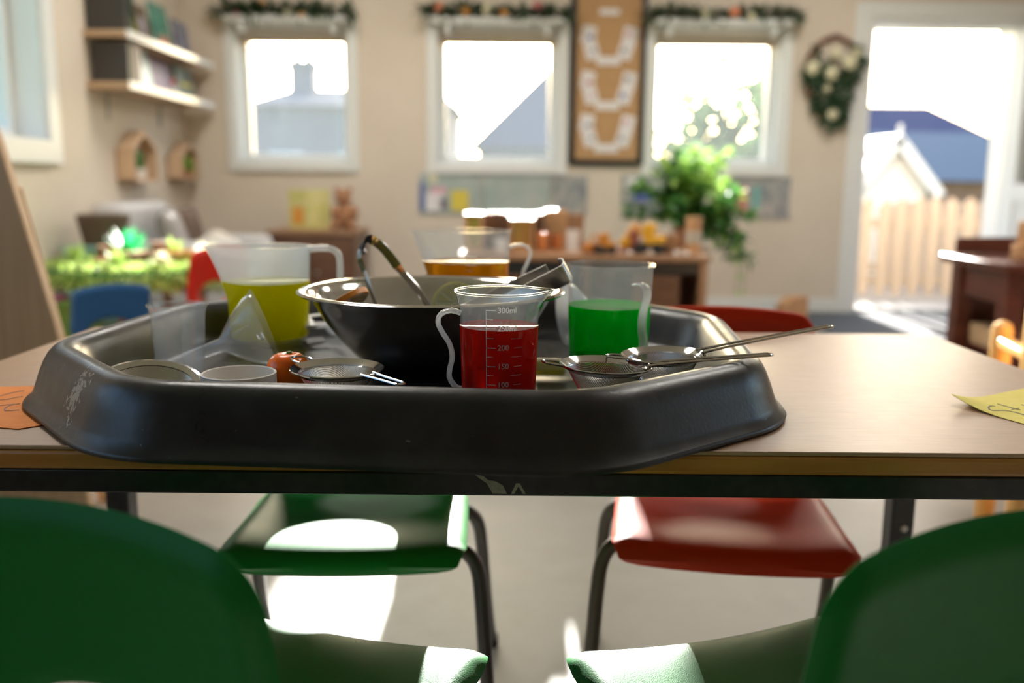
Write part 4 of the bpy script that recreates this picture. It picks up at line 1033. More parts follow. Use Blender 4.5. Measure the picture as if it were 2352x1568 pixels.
for x, z, r in ((-.01, .16, .036), (.075, .105, .046), (-.03, .04, .044), (-.15, .07, .045), (-.01, -.205, .036), (.115, .165, .03), (-.055, -.045, .026)):
    mb = MB(); y = -.075
    for k in range(7):
        an = k * 2 * PI / 7; mb.ball((x + r * .5 * math.cos(an), y, z + r * .5 * math.sin(an)), (r * .5, r * .35, r * .5), 8, 6)
    mb.ball((x, y - r * .3, z), r * .45, 10, 6); mb.build('rose', 'flower_cream', t)

# ------------------------------------------------------------------ left wall: shelves, books, house boxes
def bracket(t, y, z):
    mb = MB(); mb.b2(.001, .008, y - .012, y + .012, z - .14, z); mb.b2(.008, .17, y - .012, y + .012, z - .008, z); mb.build('bracket', 'bare_steel', t, bevel=.002)
for nm, z in (('upper', 1.49), ('lower', 1.25)):
    t = thing('wall_shelf', '%s white-fronted wooden wall shelf in the left corner' % nm, 'shelf', (XL, 5.18, z), 0, 'wall shelves with books')
    MB().b2(.001, .21, -.62, .66, 0, .028).build('board', 'pale_wood', t, bevel=.002)
    MB().b2(.2101, .216, -.62, .66, -.004, .032).build('front_strip', 'white_gloss', t, bevel=.002)
    bracket(t, -.4, 0); bracket(t, .3, 0)
def book(label, y, z, th, h, d, m, x=-1.965, tilt=0, cover=True, gname='books on the wall shelves', title=None):
    t = thing('book', label, 'book', (x, y, z), 0, gname)
    M_ = RM('Y', tilt)
    if cover:     # cover turned to the room, leaning back
        MB().b2(-th / 2, th / 2, -d / 2, d / 2, 0, h, M_).build('cover', m, t, smooth=0, bevel=.002)
        MB().b2(-th / 2 + .002, th / 2 - .002, -d / 2 + .003, d / 2 + .001, .003, h + .001, M_).build('pages', 'bk_cream', t, smooth=0)
        if title: MB().b2(th / 2, th / 2 + .0008, -d * .3, d * .3, h * title[1], h * title[2], M_).build('picture', title[0], t, smooth=0)
    else:
        MB().b2(-d / 2, d / 2, -th / 2, th / 2, 0, h, M_).build('cover', m, t, smooth=0, bevel=.002)
        MB().b2(-d / 2 - .001, d / 2 - .004, -th / 2 + .003, th / 2 - .003, .003, h + .001, M_).build('pages', 'bk_cream', t, smooth=0)
Z1, Z2 = 1.5185, 1.2785
for lab, y, th, h, m in (('tall dark book standing at the near end of the upper shelf', 4.605, .03, .30, 'bk_grey'), ('dark green book second from the near end of the upper shelf', 4.645, .028, .31, 'bk_darkgreen'), ('black-green book third from the near end of the upper shelf', 4.682, .026, .28, 'bk_darkgreen')):
    book(lab, y, Z1, th, h, .19, m, cover=False, x=-1.965)
book('lime green picture book facing out on the upper shelf', 4.85, Z1, .012, .24, .22, 'bk_lime', x=-1.96, tilt=rad(-9))
book('brown book facing out between lime and teal books, upper shelf', 5.05, Z1, .014, .20, .15, 'bk_brown', x=-1.96, tilt=rad(-9), title=('print_grey', .3, .7))
book('teal picture book facing out on the upper shelf', 5.28, Z1, .014, .25, .24, 'bk_teal', x=-1.94, tilt=rad(-10), title=('toy_rose', .05, .3))
book('blue-grey picture book at the far end of the upper shelf', 5.60, Z1, .014, .21, .24, 'bk_blue', x=-1.94, tilt=rad(-10), title=('flower_peach', 0.02, .15))
for lab, y, th, m in (('dark grey book at the near end of the lower shelf', 4.625, .035, 'bk_grey'), ('black book second from the near end of the lower shelf', 4.668, .035, 'bk_grey'), ('plum book third from the near end of the lower shelf', 4.71, .03, 'bk_purple'), ('purple-black book fourth from the near end of the lower shelf', 4.745, .026, 'bk_purple')):
    book(lab, y, Z2, th, .19, .18, m, cover=False, x=-1.965)
book('pale blue picture book facing out on the lower shelf', 4.93, Z2, .014, .20, .25, 'bk_sky', x=-1.93, tilt=rad(-10))
book('violet picture book facing out on the lower shelf', 5.25, Z2, .014, .19, .27, 'bk_violet', x=-1.95, tilt=rad(-10))
book('sage grey picture book at the far end of the lower shelf', 5.60, Z2, .014, .19, .28, 'bk_sage', x=-1.94, tilt=rad(-10), title=('print_yellow', .4, .5))
t = thing('toy_figure', 'small grey toy with red top before the violet book', 'toy', (-1.885, 5.22, Z2), 0)
MB().lathe([(0, 0), (.02, 0), (.022, .03), (.014, .05), (0, .052)], 16).build('body', 'linen', t); MB().ball((0, 0, .065), (.018, .018, .016), 12, 8).build('hat', 'print_red', t)
def house_box(label, y, z, w, h, dp):
    t = thing('house_box', label, 'shelf box', (XL, y, z), 0, 'little wooden house boxes'); th = .014
    P = [(-w / 2, 0), (w / 2, 0), (w / 2, h * .66), (0, h), (-w / 2, h * .66)]
    MB().b2(.001, .012, -w / 2 + .002, w / 2 - .002, .002, h * .62).build('back_panel', 'mid_wood', t, smooth=0)
    for nm, a, b in (('base', P[0], P[1]), ('side_panel', P[1], P[2]), ('roof_panel', P[2], P[3]), ('roof_panel', P[3], P[4]), ('side_panel', P[4], P[0])):
        dv = Vector((b[0] - a[0], b[1] - a[1])); ln = dv.length; an = math.atan2(dv.y, dv.x)
        MB().b2(.0125, dp, 0, ln, 0, th, TM(0, a[0], a[1]) @ RM('X', an)).build(nm, 'pale_wood', t, smooth=0, bevel=.002)
    return t
house_box('larger house-shaped wooden wall box holding a potted cactus', 5.0, .80, .32, .27, .10)
house_box('smaller house-shaped wooden wall box holding leafy greenery', 5.69, .81, .29, .225, .10)
t = thing('potted_cactus', 'small green cactus in a cream pot inside the larger house box', 'potted plant', (-2.012, 5.0, .8155))
MB().lathe([(0, 0), (.03, 0), (.038, .055), (.034, .055), (.03, .048), (0, .048)], 20).build('pot', 'white_plastic', t)
MB().lathe([(0, .04), (.018, .045), (.024, .09), (.02, .13), (0, .155)], 20, None, lambda q, z, a: q * (1 + .12 * math.cos(8 * a))).build('cactus', 'leaf_mid', t)
def bushy(name, label, cat, loc_, r, n, m, seed, pot='terracotta', ph=.05, leaf=.05):
    rr = random.Random(seed); t = thing(name, label, cat, loc_)
    MB().lathe([(0, 0), (r * .45, 0), (r * .55, ph), (r * .48, ph), (r * .42, ph * .85), (0, ph * .85)], 20).build('pot', pot, t)
    mb = MB()
    for k in range(n):
        d = Vector((rr.gauss(0, 1), rr.gauss(0, 1), abs(rr.gauss(0, 1)))).normalized()
        mb.leaf(Vector((0, 0, ph)) + d * r * rr.uniform(.1, .75), d + Vector((rr.uniform(-.6, .6), rr.uniform(-.6, .6), rr.uniform(-.5, .6))), (0, 0, 1), leaf * rr.uniform(.7, 1.2), leaf * .28)
    stuff(mb.build('foliage', m, t, smooth=0)); return t
bushy('potted_herb', 'green leafy plant inside the smaller house box', 'potted plant', (-2.012, 5.69, .8255), .06, 120, 'leaf_bright', 31, leaf=.045)

# ------------------------------------------------------------------ left corner: sofa, play table
t = thing('sofa', 'small pale grey padded sofa in the left corner', 'sofa', (-1.69, 4.78, 0))
BX('base', 'linen', t, -.36, .36, -.33, .33, .06, .27, bevel=.03, segs=4)
BX('seat_pad', 'linen', t, -.18, .35, -.24, .24, .272, .36, bevel=.03, segs=4)
BX('back', 'linen', t, -.36, -.20, -.33, .33, .272, .70, bevel=.05, segs=4)
for s in (-1, 1): BX('arm', 'linen', t, -.19, .36, s * .29 - .045, s * .29 + .045, .272, .52, bevel=.04, segs=4)
for sx in (-1, 1):
    for sy in (-1, 1): BX('leg', 'mid_wood', t, sx * .3 - .02, sx * .3 + .02, sy * .28 - .02, sy * .28 + .02, 0, .06)
def cushion(label, loc_, rot, m, s=.30):
    t = thing('cushion', label, 'cushion', loc_, 0, 'sofa cushions'); n = 14; vs = []; fs = []; M_ = RM('Z', rot[2]) @ RM('Y', rot[1]) @ RM('X', rot[0])
    for sg in (1, -1):
        for i in range(n + 1):
            for j in range(n + 1):
                u, v = -1 + 2 * i / n, -1 + 2 * j / n
                k = (1 - u ** 4) * (1 - v ** 4); sh = 1 - .06 * (1 - abs(u)) * abs(v) ** 2
                vs.append((sg * .055 * k ** .6, u * s / 2 * (1 - .07 * (1 - v * v)), v * s / 2 * (1 - .07 * (1 - u * u))))
        o = 0 if sg > 0 else (n + 1) ** 2
        for i in range(n):
            for j in range(n): fs.append((o + i * (n + 1) + j, o + (i + 1) * (n + 1) + j, o + (i + 1) * (n + 1) + j + 1, o + i * (n + 1) + j + 1))
    MB().add(vs, fs, M_).build('pad', m, t, smooth=80)
cushion('dark brown cushion leaning on the sofa back, far end', (-1.745, 4.92, .53), (0, rad(-14), rad(-8)), 'cushion_brown')
cushion('grey cushion leaning on the sofa back, near end', (-1.72, 4.66, .53), (.1, rad(-16), rad(10)), 'cushion_grey')
cushion('cream cushion lying at the front of the sofa seat', (-1.50, 4.80, .46), (.2, rad(-55), rad(-5)), 'cushion_cream', .26)
# leafy play table
PX, PY, PZ = -1.50, 3.72, .47
t = thing('play_table', 'low wooden play table covered in leafy scenery, left side', 'table', (PX, PY, 0))
MB().lathe([(0, PZ - .03), (.34, PZ - .03), (.35, PZ - .025), (.35, PZ - .004), (.345, PZ), (0, PZ)], 48).build('tabletop', 'mid_wood', t)
for k in range(4):
    a = k * PI / 2; MB().sweep([(.22 * math.cos(a), .22 * math.sin(a), PZ - .03), (.25 * math.cos(a), .25 * math.sin(a), 0)], .02, n=10).build('leg', 'mid_wood', t)
rr = random.Random(12)
t = thing('grass_mat', 'lime green grass mat hanging over the edge of the play table', 'mat', (PX, PY, PZ))
MB().lathe([(0, .0005), (.353, .0005), (.359, -.01), (.361, -.06), (.364, -.06), (.362, -.008), (.355, .004), (0, .004)], 48).build('backing', 'leaf_mid', t)
mb = MB()
for k in range(2200):
    a = rr.uniform(0, 2 * PI); q = .36 * math.sqrt(rr.random())
    if k % 2: mb.leaf((q * math.cos(a), q * math.sin(a), .003), (rr.uniform(-.6, .6), rr.uniform(-.6, .6), 1), (0, 1, 0), rr.uniform(.02, .045), .004)
    else: mb.leaf((.36 * math.cos(a), .36 * math.sin(a), rr.uniform(-.05, 0)), (math.cos(a) * .7, math.sin(a) * .7, rr.uniform(-1, .6)), (0, 0, 1), rr.uniform(.03, .06), .007)
stuff(mb.build('grass_blades', 'leaf_lime', t, smooth=0))
def spiky(label, loc_, n, ln, m, seed):
    rr = random.Random(seed); t = thing('toy_plant', label, 'toy plant', loc_, 0, 'toy plants on the play table')
    MB().lathe([(0, 0), (.022, 0), (.018, .012), (0, .014)], 14).build('base', 'terracotta', t); mb = MB()
    for k in range(n):
        a = rr.uniform(0, 2 * PI); e_ = rr.uniform(.25, 1.35); d = Vector((math.cos(a) * math.cos(e_), math.sin(a) * math.cos(e_), math.sin(e_)))
        mb.leaf((0, 0, .01), d, (0, 0, 1), ln * rr.uniform(.7, 1.1), ln * .1)
    stuff(mb.build('leaves', m, t, smooth=0))
PT = PZ + .0045
spiky('vivid green spiky toy plant at the back of the play table', (PX - .12, PY + .13, PT), 60, .145, 'leaf_neon', 1)
spiky('lime leafy toy plant right of the vivid green one', (PX + .06, PY + .16, PT), 50, .10, 'leaf_lime', 2)
spiky('cream feathery toy plant at the right edge of the play table', (PX + .27, PY - .03, PT), 70, .085, 'leaf_cream', 3)
spiky('cream feathery toy plant at the front right of the play table', (PX + .15, PY - .20, PT), 70, .07, 'leaf_cream', 4)
spiky('lime feathery toy plant at the front of the play table', (PX - .02, PY - .22, PT), 60, .08, 'leaf_lime', 5)
spiky('lime tuft at the left edge of the play table', (PX - .24, PY - .08, PT), 60, .09, 'leaf_lime', 6)
spiky('pale toy plant behind the wooden bowl on the play table', (PX + .21, PY + .12, PT), 50, .09, 'leaf_cream', 7)
def log(label, x, y, r, h, m='slice_wood'):
    t = thing('log_slice', label, 'log slice', (PX + x, PY + y, PT), 0, 'log slices on the play table')
    MB().lathe([(0, 0), (r, 0), (r * 1.02, h * .5), (r, h), (r * .94, h + .001)], 24, None, lambda q, z, a: q * (1 + .05 * math.sin(3 * a) + .03 * math.sin(7 * a))).build('bark_ring', 'twig', t)
    MB().lathe([(0, .001), (r * .94, .001), (r * .94, h + .0012), (0, h + .0012)], 24, None, lambda q, z, a: q * (1 + .05 * math.sin(3 * a) + .03 * math.sin(7 * a))).build('cut_face', m, t)
log('wide log slice at the centre of the play table', -.02, .02, .075, .05); log('tall log piece left of centre on the play table', -.14, -.02, .04, .075); log('small log piece at the front left of the play table', -.10, -.15, .045, .035, 'flower_peach'); log('log piece at the back centre of the play table', .03, .10 - .01, .032, .085)
t = thing('wooden_bowl', 'small golden wooden bowl right of centre on the play table', 'bowl', (PX + .14, PY + .02, PT))
MB().lathe([(0, 0), (.035, 0), (.06, .02), (.075, .055), (.07, .056), (.055, .024), (.03, .007), (0, .007)], 32).build('bowl', 'honey_wood', t)
def gem(label, x, y, z, r, m='shiny_gem', g='shiny pebbles'):
    o = MB().ball((0, 0, 0), (r, r * .9, r * .62), 14, 10).build('pebble', m); o.location = (x, y, z + r * .62); tag(o, label, 'pebble', g)
rr = random.Random(44)
spots = [(-.06, -.09), (-.18, .05), (.06, -.12), (.10, -.07), (-.21, -.17), (-.14, -.24), (.21, -.10), (.05, -.28), (-.06, -.29), (.0, -.14)]
for k, (x, y) in enumerate(spots): gem('shiny white pebble among the leaves on the play table', PX + x, PY + y, PT, rr.uniform(.013, .019))
t = thing('storage_tub', 'pale teal storage tub at the far left beyond the play table', 'tub', (-1.86, 4.18, 0))
mb = MB(); pr = [(-.13, .16)]; mb.b2(-.14, .14, -.11, .11, 0, .012); mb.b2(-.14, -.128, -.11, .11, .012, .50); mb.b2(.128, .14, -.11, .11, .012, .50); mb.b2(-.128, .128, -.11, -.098, .012, .50); mb.b2(-.128, .128, .098, .11, .012, .50); mb.build('body', 'tub_teal', t, bevel=.004)
BX('lid', 'tub_teal', t, -.15, .15, -.12, .12, .501, .52, bevel=.006)
t = thing('wicker_basket', 'dark brown woven basket on the teal tub', 'basket', (-1.86, 4.18, .52))
mb = MB()
for k in range(9): mb.sweep([((.085 + .003 * k) * math.cos(a * PI / 12), (.075 + .003 * k) * math.sin(a * PI / 12), .008 + k * .015 + .002 * (a % 2)) for a in range(24)], .009, n=6, closed=True)
mb.build('weave', 'cushion_brown', t); MB().lathe([(0, .001), (.085, .001), (.085, .008), (0, .008)], 20).build('base', 'cushion_brown', t)
def crate(label, x, y, w, d, h, m):
    t = thing('storage_crate', label, 'crate', (x, y, 0), 0, 'coloured crates by the play table'); th = .012
    mb = MB(); mb.b2(-w, w, -d, d, 0, th); mb.b2(-w, -w + th, -d, d, th, h); mb.b2(w - th, w, -d, d, th, h); mb.b2(-w + th, w - th, -d, -d + th, th, h); mb.b2(-w + th, w - th, d - th, d, th, h)
    mb.build('body', m, t, bevel=.003)
    mb = MB(); mb.b2(-w - .006, w + .006, -d - .006, -d + .002, h - .02, h); mb.b2(-w - .006, w + .006, d - .002, d + .006, h - .02, h); mb.b2(-w - .006, -w + .002, -d + .002, d - .002, h - .02, h); mb.b2(w - .002, w + .006, -d + .002, d - .002, h - .02, h); mb.build('lip', m, t, bevel=.002)
crate('tall purple crate at the left in front of the play table', -1.665, 3.265, .03, .07, .395, 'crate_purple')
crate('tall green crate between the purple crate and blue chair', -1.56, 3.265, .05, .07, .385, 'crate_green')
# easel board, far left foreground
t = thing('wooden_easel', 'pale wooden easel board slanting up at the far left edge', 'easel', (-1.35, 1.90, 0))
P = [(-.30, .05), (.435, .05), (.41, .40), (.385, .53), (.30, .90), (.26, 1.02), (.20, 1.08), (-.30, 1.12)]
MB().prism(P, .028, TM(0, .028, 0) @ RM('X', PI / 2)).build('board', 'easel_wood', t, smooth=0, bevel=.004)
for x in (-.22, .3): MB().sweep([(x, .05, .80 if x > 0 else 1.0), (x, .36, 0)], .016, n=8).build('support_leg', 'easel_wood', t)
for x in (-.26, .38): MB().b2(x - .02, x + .02, .0, .028, 0, .05).build('foot', 'easel_wood', t, bevel=.003)

# ------------------------------------------------------------------ back left: cupboard with book and soft toy
t = thing('cupboard', 'low dark brown cupboard against the back wall, left of centre', 'cupboard', (-1.185, 5.62, 0))
BX('carcass', 'brown_wood', t, -.25, .25, -.20, .24, .04, .50); BX('top', 'mid_wood', t, -.27, .27, -.22, .25, .501, .525)
for s in (-1, 1):
    d_ = BX('door', 'brown_wood', t, min(s * .005, s * .24), max(s * .005, s * .24), -.216, -.2005, .06, .48); MB().ball((s * .03, -.225, .28), .01, 10, 6).build('knob', 'bare_steel', d_)
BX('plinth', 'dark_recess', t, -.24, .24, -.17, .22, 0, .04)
t = thing('picture_book', 'open yellow-green picture book standing on the low cupboard', 'book', (-1.24, 5.58, .526))
for s, a in ((-1, .3), (1, -.3)):
    o = MB().b2(*((-.13, 0) if s < 0 else (0, .13)), -.006, .0, 0, .235, RM('Z', a * -s * s)).build('cover', 'bk_yellowpic', t, smooth=0, bevel=.002)
MB().b2(-.10, -.03, -.0085, -.0065, .03, .13, RM('Z', -.3)).build('picture', 'pumpkin', t, smooth=0)
t = thing('soft_toy', 'brown soft toy bear sitting on the low cupboard', 'soft toy', (-1.015, 5.58, .526))
mb = MB(); mb.ball((0, 0, .08), (.06, .05, .08), 18, 12); mb.ball((-.01, -.005, .19), (.05, .045, .048), 18, 12); mb.ball((-.05, 0, .235), .017, 10, 8); mb.ball((.03, 0, .235), .017, 10, 8); mb.ball((-.012, -.045, .18), (.02, .016, .016), 10, 8)
for s in (-1, 1): mb.ball((s * .06, -.03, .10), (.022, .03, .045), 12, 8); mb.ball((s * .05, -.075, .03), (.028, .045, .028), 12, 8)
mb.build('body', 'teddy', t, smooth=80)
for s in (-1, 1): MB().ball((-.012 + s * .017, -.048, .20), .005, 8, 6).build('eye', 'toy_black', t)

# ------------------------------------------------------------------ toy table before the middle window
t = thing('toy_cabinet', 'low dark wooden toy cabinet with open bays before the back windows', 'cabinet', (.315, 4.12, 0))
BX('top', 'mid_wood', t, -.54, .53, -.24, .24, .49, .515)
for x in (-.52, .0, .50): BX('side_panel', 'mid_wood' if x else 'brown_wood', t, x - .016, x + .016, -.23, .23, 0, .4895)
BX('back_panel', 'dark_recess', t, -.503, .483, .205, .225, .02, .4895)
BX('shelf', 'brown_wood', t, .017, .483, -.22, .204, .22, .24); BX('shelf', 'brown_wood', t, -.503, -.017, -.22, .204, .22, .24)
BX('apron', 'black_frame', t, -.503, .483, -.228, -.21, .435, .4895)
BX('door', 'brown_wood', t, .20, .40, -.228, -.212, .02, .43); BX('door', 'brown_wood', t, -.40, -.10, -.228, -.212, .02, .43)
TT = .5155
def blk(label, x, y, z, s, m='slice_wood', rz=0, cat='block', g='wooden toys on the toy cabinet'):
    o = MB().b2(-s[0] / 2, s[0] / 2, -s[1] / 2, s[1] / 2, 0, s[2]).build('wooden_block', m, None, bevel=.003); o.location = (x, y, z); o.rotation_euler = (0, 0, rz); tag(o, label, cat, g)
def lantern(label, x, y, h, r):
    t = thing('wooden_lantern', label, 'lantern', (x, y, TT), 0, 'wooden lanterns')
    BX('base', 'slice_wood', t, -r, r, -r, r, 0, .014); BX('top', 'slice_wood', t, -r, r, -r, r, h - .014, h)
    for sx in (-1, 1):
        for sy in (-1, 1): BX('post', 'slice_wood', t, sx * r * .85 - .006, sx * r * .85 + .006, sy * r * .85 - .006, sy * r * .85 + .006, .0145, h - .0145)
    BX('pane', 'copper', t, -r * .7, r * .7, -r * .7, r * .7, .0145, h - .0145)
lantern('tall wooden lantern at the left end of the toy cabinet', -.175, 4.10, .165, .042)
lantern('broader wooden lantern right of the tall lantern, toy cabinet', .04, 4.14, .145, .058)
box_t = thing('sun_block_box', 'wooden box of shiny pebbles added on the cabinet to block low sun, behind the amber jug', 'sun-blocking box', (-.03, 4.27, TT))  # added box: keeps low sun off the floor between the chairs
for nm, a in (('base', (-.17, .17, -.06, .06, 0, .01)), ('front_panel', (-.17, .17, -.06, -.05, .0102, .165)), ('back_panel', (-.17, .17, .05, .06, .0102, .165)), ('side_panel', (-.17, -.16, -.0498, .0498, .0102, .165)), ('side_panel', (.16, .17, -.0498, .0498, .0102, .165))): BX(nm, 'brown_wood', box_t, *a)
BX('inner_tray', 'slice_wood', box_t, -.1595, .1595, -.0495, .0495, .12, .14)
blk('tall wooden block heightened to stop low sun, at the back of the cabinet near the cork board', .20, 4.31, TT, (.11, .06, .178), 'slice_wood')  # both back blocks made tall enough to shade the floor
blk('wooden block heightened to stop low sun, beside the tall block at the back of the cabinet', .29, 4.31, TT, (.08, .06, .16), 'mid_wood')
rr = random.Random(77)
for k in range(16): gem('%s pebble in the %s row of the added sun-blocking box' % ('shiny white' if k % 3 else 'copper-coloured', 'back' if k // 8 else 'front'), *((-.17 + .04 * (k % 8), 4.245 + .035 * (k // 8)) + (TT + .1405,) if k < 16 else (0, 0, 0)), rr.uniform(.012, .017), 'shiny_gem' if k % 3 else 'copper', 'shiny pebbles on the cabinet')
for k, (x, y, h, m, lab) in enumerate(((.13, 4.12, .085, 'copper', 'taller copper beaker in front of the added box'), (.20, 4.19, .07, 'copper', 'shorter copper beaker in front of the added box'), (.27, 4.12, .095, 'shiny_gem', 'white glazed beaker among the toys on the cabinet'), (-.05, 4.02, .06, 'shiny_gem', 'small white glazed beaker in front of the lanterns'))):
    o = MB().lathe([(0, 0), (.026, 0), (.031, h), (.027, h), (.023, .006), (0, .006)], 24).build('toy_beaker', m); o.location = (x, y, TT); tag(o, lab, 'beaker', 'toy beakers')
for k, (x, y, lab) in enumerate(((.34, 4.02, 'terracotta block left of the small orange digger'), (.41, 4.20, 'wooden log piece at the back of the cabinet'))):
    blk(lab, x, y, TT, (.06, .05, .045), 'terracotta' if k == 0 else 'slice_wood', .3 * k)
def digger(label, x, y, rz, s, m):
    t = thing('toy_digger', label, 'toy digger', (x, y, TT), rz, 'toy diggers')
    B = lambda nm, mm, *a: MB().b2(*[q * s for q in a]).build(nm, mm, t, bevel=.004 * s)
    B('chassis', 'toy_black', -.05, .05, -.03, .03, .018, .034); B('body', m, -.05, .02, -.028, .028, .0345, .062); B('cab', m, -.015, .025, -.024, .024, .0625, .105)
    MB().sweep([(s * .02, 0, s * .06), (s * .065, 0, s * .10), (s * .09, 0, s * .05)], .007 * s, n=8).build('arm', m, t); B('bucket', m, .075, .105, -.022, .022, .022, .05)
    for sx in (-1, 1):
        for sy in (-1, 1): MB().lathe([(0, -.008 * s), (.02 * s, -.008 * s), (.02 * s, .008 * s), (0, .008 * s)], 18, TM(sx * .032 * s, sy * .034 * s, .02 * s) @ RM('X', PI / 2)).build('wheel', 'toy_black', t)
digger('small orange toy digger in the middle of the toy cabinet', .40, 3.98, rad(195), .85, 'digger_orange')
digger('yellow toy digger at the right of the toy cabinet', .60, 4.0, rad(160), 1.25, 'digger_yellow')
t = thing('toy_ramp', 'rose wooden toy ramp leaning behind the yellow digger', 'toy ramp', (.53, 4.10, TT))
MB().prism([(-.06, 0), (.03, 0), (.03, .13), (.012, .13)], .05, RM('X', PI / 2)).build('ramp', 'toy_rose', t, bevel=.003)
MB().b2(.0, .028, -.053, -.0505, .02, .11).build('stripe', 'toy_rose', t, bevel=.001)
blk('upright brown wooden block right of the yellow digger', .685, 4.06, TT, (.10, .05, .085), 'mid_wood', .1)
t = thing('wooden_tube', 'tall upright wooden tube at the right end of the toy cabinet', 'wooden tube', (.785, 4.0, TT))
MB().lathe([(.03, 0), (.034, .002), (.034, .158), (.03, .16), (.026, .158), (.026, .002), (.03, 0)], 28).build('tube', 'slice_wood', t); MB().lathe([(.0345, .05), (.0352, .05), (.0352, .10), (.0345, .10)], 28).build('band', 'bk_cream', t)
for k, (x, y) in enumerate(((.70, 3.93), (.745, 3.92), (.50, 3.93), (.71, 3.98))): gem('shiny pebble in front of the wooden tube and digger', x, y, TT, .014, 'shiny_gem', 'shiny pebbles by the tube')
# trailing plant
rr = random.Random(5)
t = thing('plant_stand', 'wooden plant stand behind the right end of the toy cabinet', 'plant stand', (.96, 5.1, 0))
MB().lathe([(0, .44), (.13, .44), (.135, .445), (.135, .46), (.13, .465), (0, .465)], 32).build('top', 'mid_wood', t)
for k in range(3):
    a = .5 + k * 2 * PI / 3; MB().sweep([(.09 * math.cos(a), .09 * math.sin(a), .44), (.12 * math.cos(a), .12 * math.sin(a), 0)], .014, n=10).build('leg', 'mid_wood', t)
t = thing('potted_plant', 'large bushy sunlit green plant behind the right end of the toy cabinet', 'plant', (.96, 5.1, .4655))
MB().lathe([(0, 0), (.06, 0), (.078, .10), (.083, .105), (.083, .115), (.072, .115), (.066, .10), (0, .10)], 28).build('pot', 'terracotta', t)
mb = MB(); mg = MB(); ms = MB()
for k in range(64):
    a = rr.uniform(0, 2 * PI); e_ = rr.uniform(.2, 1.5); ln = rr.uniform(.20, .47)
    d = Vector((math.cos(a) * math.cos(e_), .7 * math.sin(a) * math.cos(e_), math.sin(e_)))
    tip = Vector((0, 0, .1)) + d * ln + Vector((.02, 0, -.04 * (1 - math.sin(e_))))
    if k >= 57: tip = Vector((rr.uniform(.24, .34), rr.uniform(-.2, .1), rr.uniform(-.08, .12)))
    pts = spline([(0, 0, .1), Vector((0, 0, .1)).lerp(tip, .5) + Vector((0, 0, .06)), tip], 9); ms.sweep(pts, .0022, n=5)
    for p in pts[2:]:
        for _ in range(5):
            (mg if rr.random() < (.75 if p.x > -.05 and p.z > .30 else .2) else mb).leaf(p + Vector((rr.uniform(-.015, .015), rr.uniform(-.015, .015), rr.uniform(-.01, .01))), (rr.uniform(-1, 1), rr.uniform(-1, 1), rr.uniform(-.6, .8)), (0, 0, 1), rr.uniform(.045, .085), rr.uniform(.016, .027))  # lime leaves crowd the upper right: sun glow put into leaf colour
for k in range(2):
    pts = spline([(.15, -.1, .1), (.24, -.14, .03), (.26 + .03 * k, -.16, -.1), (.25 + .04 * k, -.16, -.24)], 12); ms.sweep(pts, .002, n=5)
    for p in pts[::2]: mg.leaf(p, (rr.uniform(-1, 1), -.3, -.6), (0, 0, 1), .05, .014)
ms.build('stems', 'leaf_mid', t); stuff(mb.build('foliage', 'leaf_mid', t, smooth=0)); stuff(mg.build('sun_glow_leaves', 'leaf_bright', t, smooth=0))

# ------------------------------------------------------------------ right side: bookcase, blocks, wooden chair, mat
t = thing('bookcase', 'low mahogany bookcase with open shelves at the right', 'bookcase', (2.09, 3.10, 0))
for x in (-.48, .48):
    for y in (-.16, .16): BX('post', 'mahogany', t, x - .03, x + .03, y - .03, y + .03, 0, .5495)
BX('top', 'mahogany', t, -.54, .54, -.22, .22, .55, .58, bevel=.006)
BX('apron', 'mahogany', t, -.449, .449, -.185, -.165, .47, .5495); BX('side_apron', 'mahogany', t, -.495, -.475, -.129, .129, .44, .5495); BX('side_apron', 'mahogany', t, .475, .495, -.129, .129, .44, .5495)
for z in (.05, .25): BX('shelf', 'mahogany', t, -.449, .449, -.185, .17, z, z + .022)
BX('back_panel', 'mahogany', t, -.449, .449, .172, .188, .07, .5495); BX('back_rail', 'mahogany', t, -.5, .5, .18, .2, .581, .64); 
for k, (x, y, w, h, lab) in enumerate(((1.72, 3.05, .10, .05, 'wide wooden block on the bookcase, at the bottom of the pile'), (1.72, 3.05, .065, .075, 'upright wooden block on top of the pile on the bookcase'), (1.82, 3.06, .045, .06, 'small wooden block beside the pile on the bookcase'), (1.93, 3.08, .08, .05, 'wooden block on the bookcase near the right edge'))):
    blk(lab, x, y, .5805 + (.0505 if k == 1 else 0), (w, .06, h), 'slice_wood', .1 * k, 'block', 'wooden blocks on the bookcase')
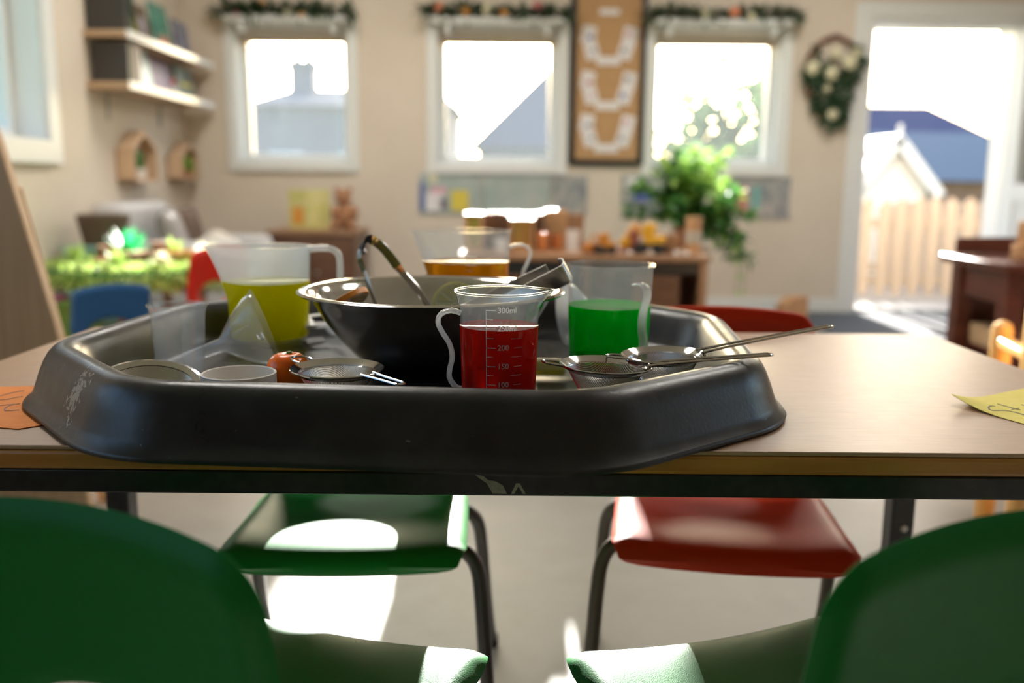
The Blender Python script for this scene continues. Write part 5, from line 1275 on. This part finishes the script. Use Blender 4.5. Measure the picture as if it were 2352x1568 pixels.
def box_open(label, x, y, z, w, d, h, m='pine'):
    t = thing('wooden_tray', label, 'wooden tray', (x, y, z), 0, 'wooden trays on the bookcase'); th = .01
    BX('base', m, t, -w, w, -d, d, 0, th); BX('front_panel', m, t, -w, w, -d, -d + th, th + .0002, h); BX('back_panel', m, t, -w, w, d - th, d, th + .0002, h)
    BX('side_panel', m, t, -w, -w + th, -d + th, d - th, th + .0002, h); BX('side_panel', m, t, w - th, w, -d + th, d - th, th + .0002, h)
box_open('open wooden tray on the upper shelf of the bookcase', 1.80, 3.12, .2725, .17, .10, .07); box_open('second wooden tray further right on the upper bookcase shelf', 2.2, 3.12, .2725, .17, .10, .07); box_open('wooden tray on the bottom shelf of the bookcase', 1.85, 3.12, .0725, .2, .10, .09)
t = thing('wooden_chair', 'honey-coloured wooden chair with rounded posts at the right edge', 'chair', (1.315, 2.06, 0), rad(-12))
for sx in (-1, 1):
    for nm, y, h in (('back_post', -.13, .585), ('arm_post', .10, .50)):
        MB().sweep([(sx * .15, y, 0), (sx * .15, y, h - .022), (sx * .15, y, h - .008), (sx * .15, y, h)], [.024, .024, .02, .008], n=16).build(nm, 'honey_wood', t)
BX('seat', 'honey_wood', t, -.17, .17, -.15, .14, .29, .312, bevel=.008)
for z in (.41, .50): BX('back_slat', 'honey_wood', t, -.127, .127, -.14, -.122, z, z + .06, bevel=.006)
for s in (-1, 1): BX('arm_rest', 'honey_wood', t, s * .15 - .018, s * .15 + .018, -.107, .078, .44, .465, bevel=.006)
o = BX('floor_mat', 'mat_grey', None, 1.75, 3.05, 4.75, 5.84, .0005, .009, bevel=.003); tag(o, 'dark grey mat on the floor inside the open door', 'mat')
o = MB().prism([(-.09, 0), (.09, 0), (.09, .15), (-.02, .15), (-.09, .10)], .09, RM('X', PI / 2)).build('wooden_block', 'slice_wood', None, bevel=.006); o.location = (1.68, 5.55, 0.0); o.rotation_euler = (0, 0, .4); tag(o, 'lone wooden block on the floor by the back wall', 'block')
t = thing('wooden_board', 'flat wooden board lying on the floor behind the orange-red chair', 'board', (1.66, 4.56, 0), rad(-18))
BX('plank', 'slice_wood', t, -.30, .30, -.10, .10, .0, .03); BX('batten', 'slice_wood', t, -.30, .30, -.115, -.1005, 0, .05)
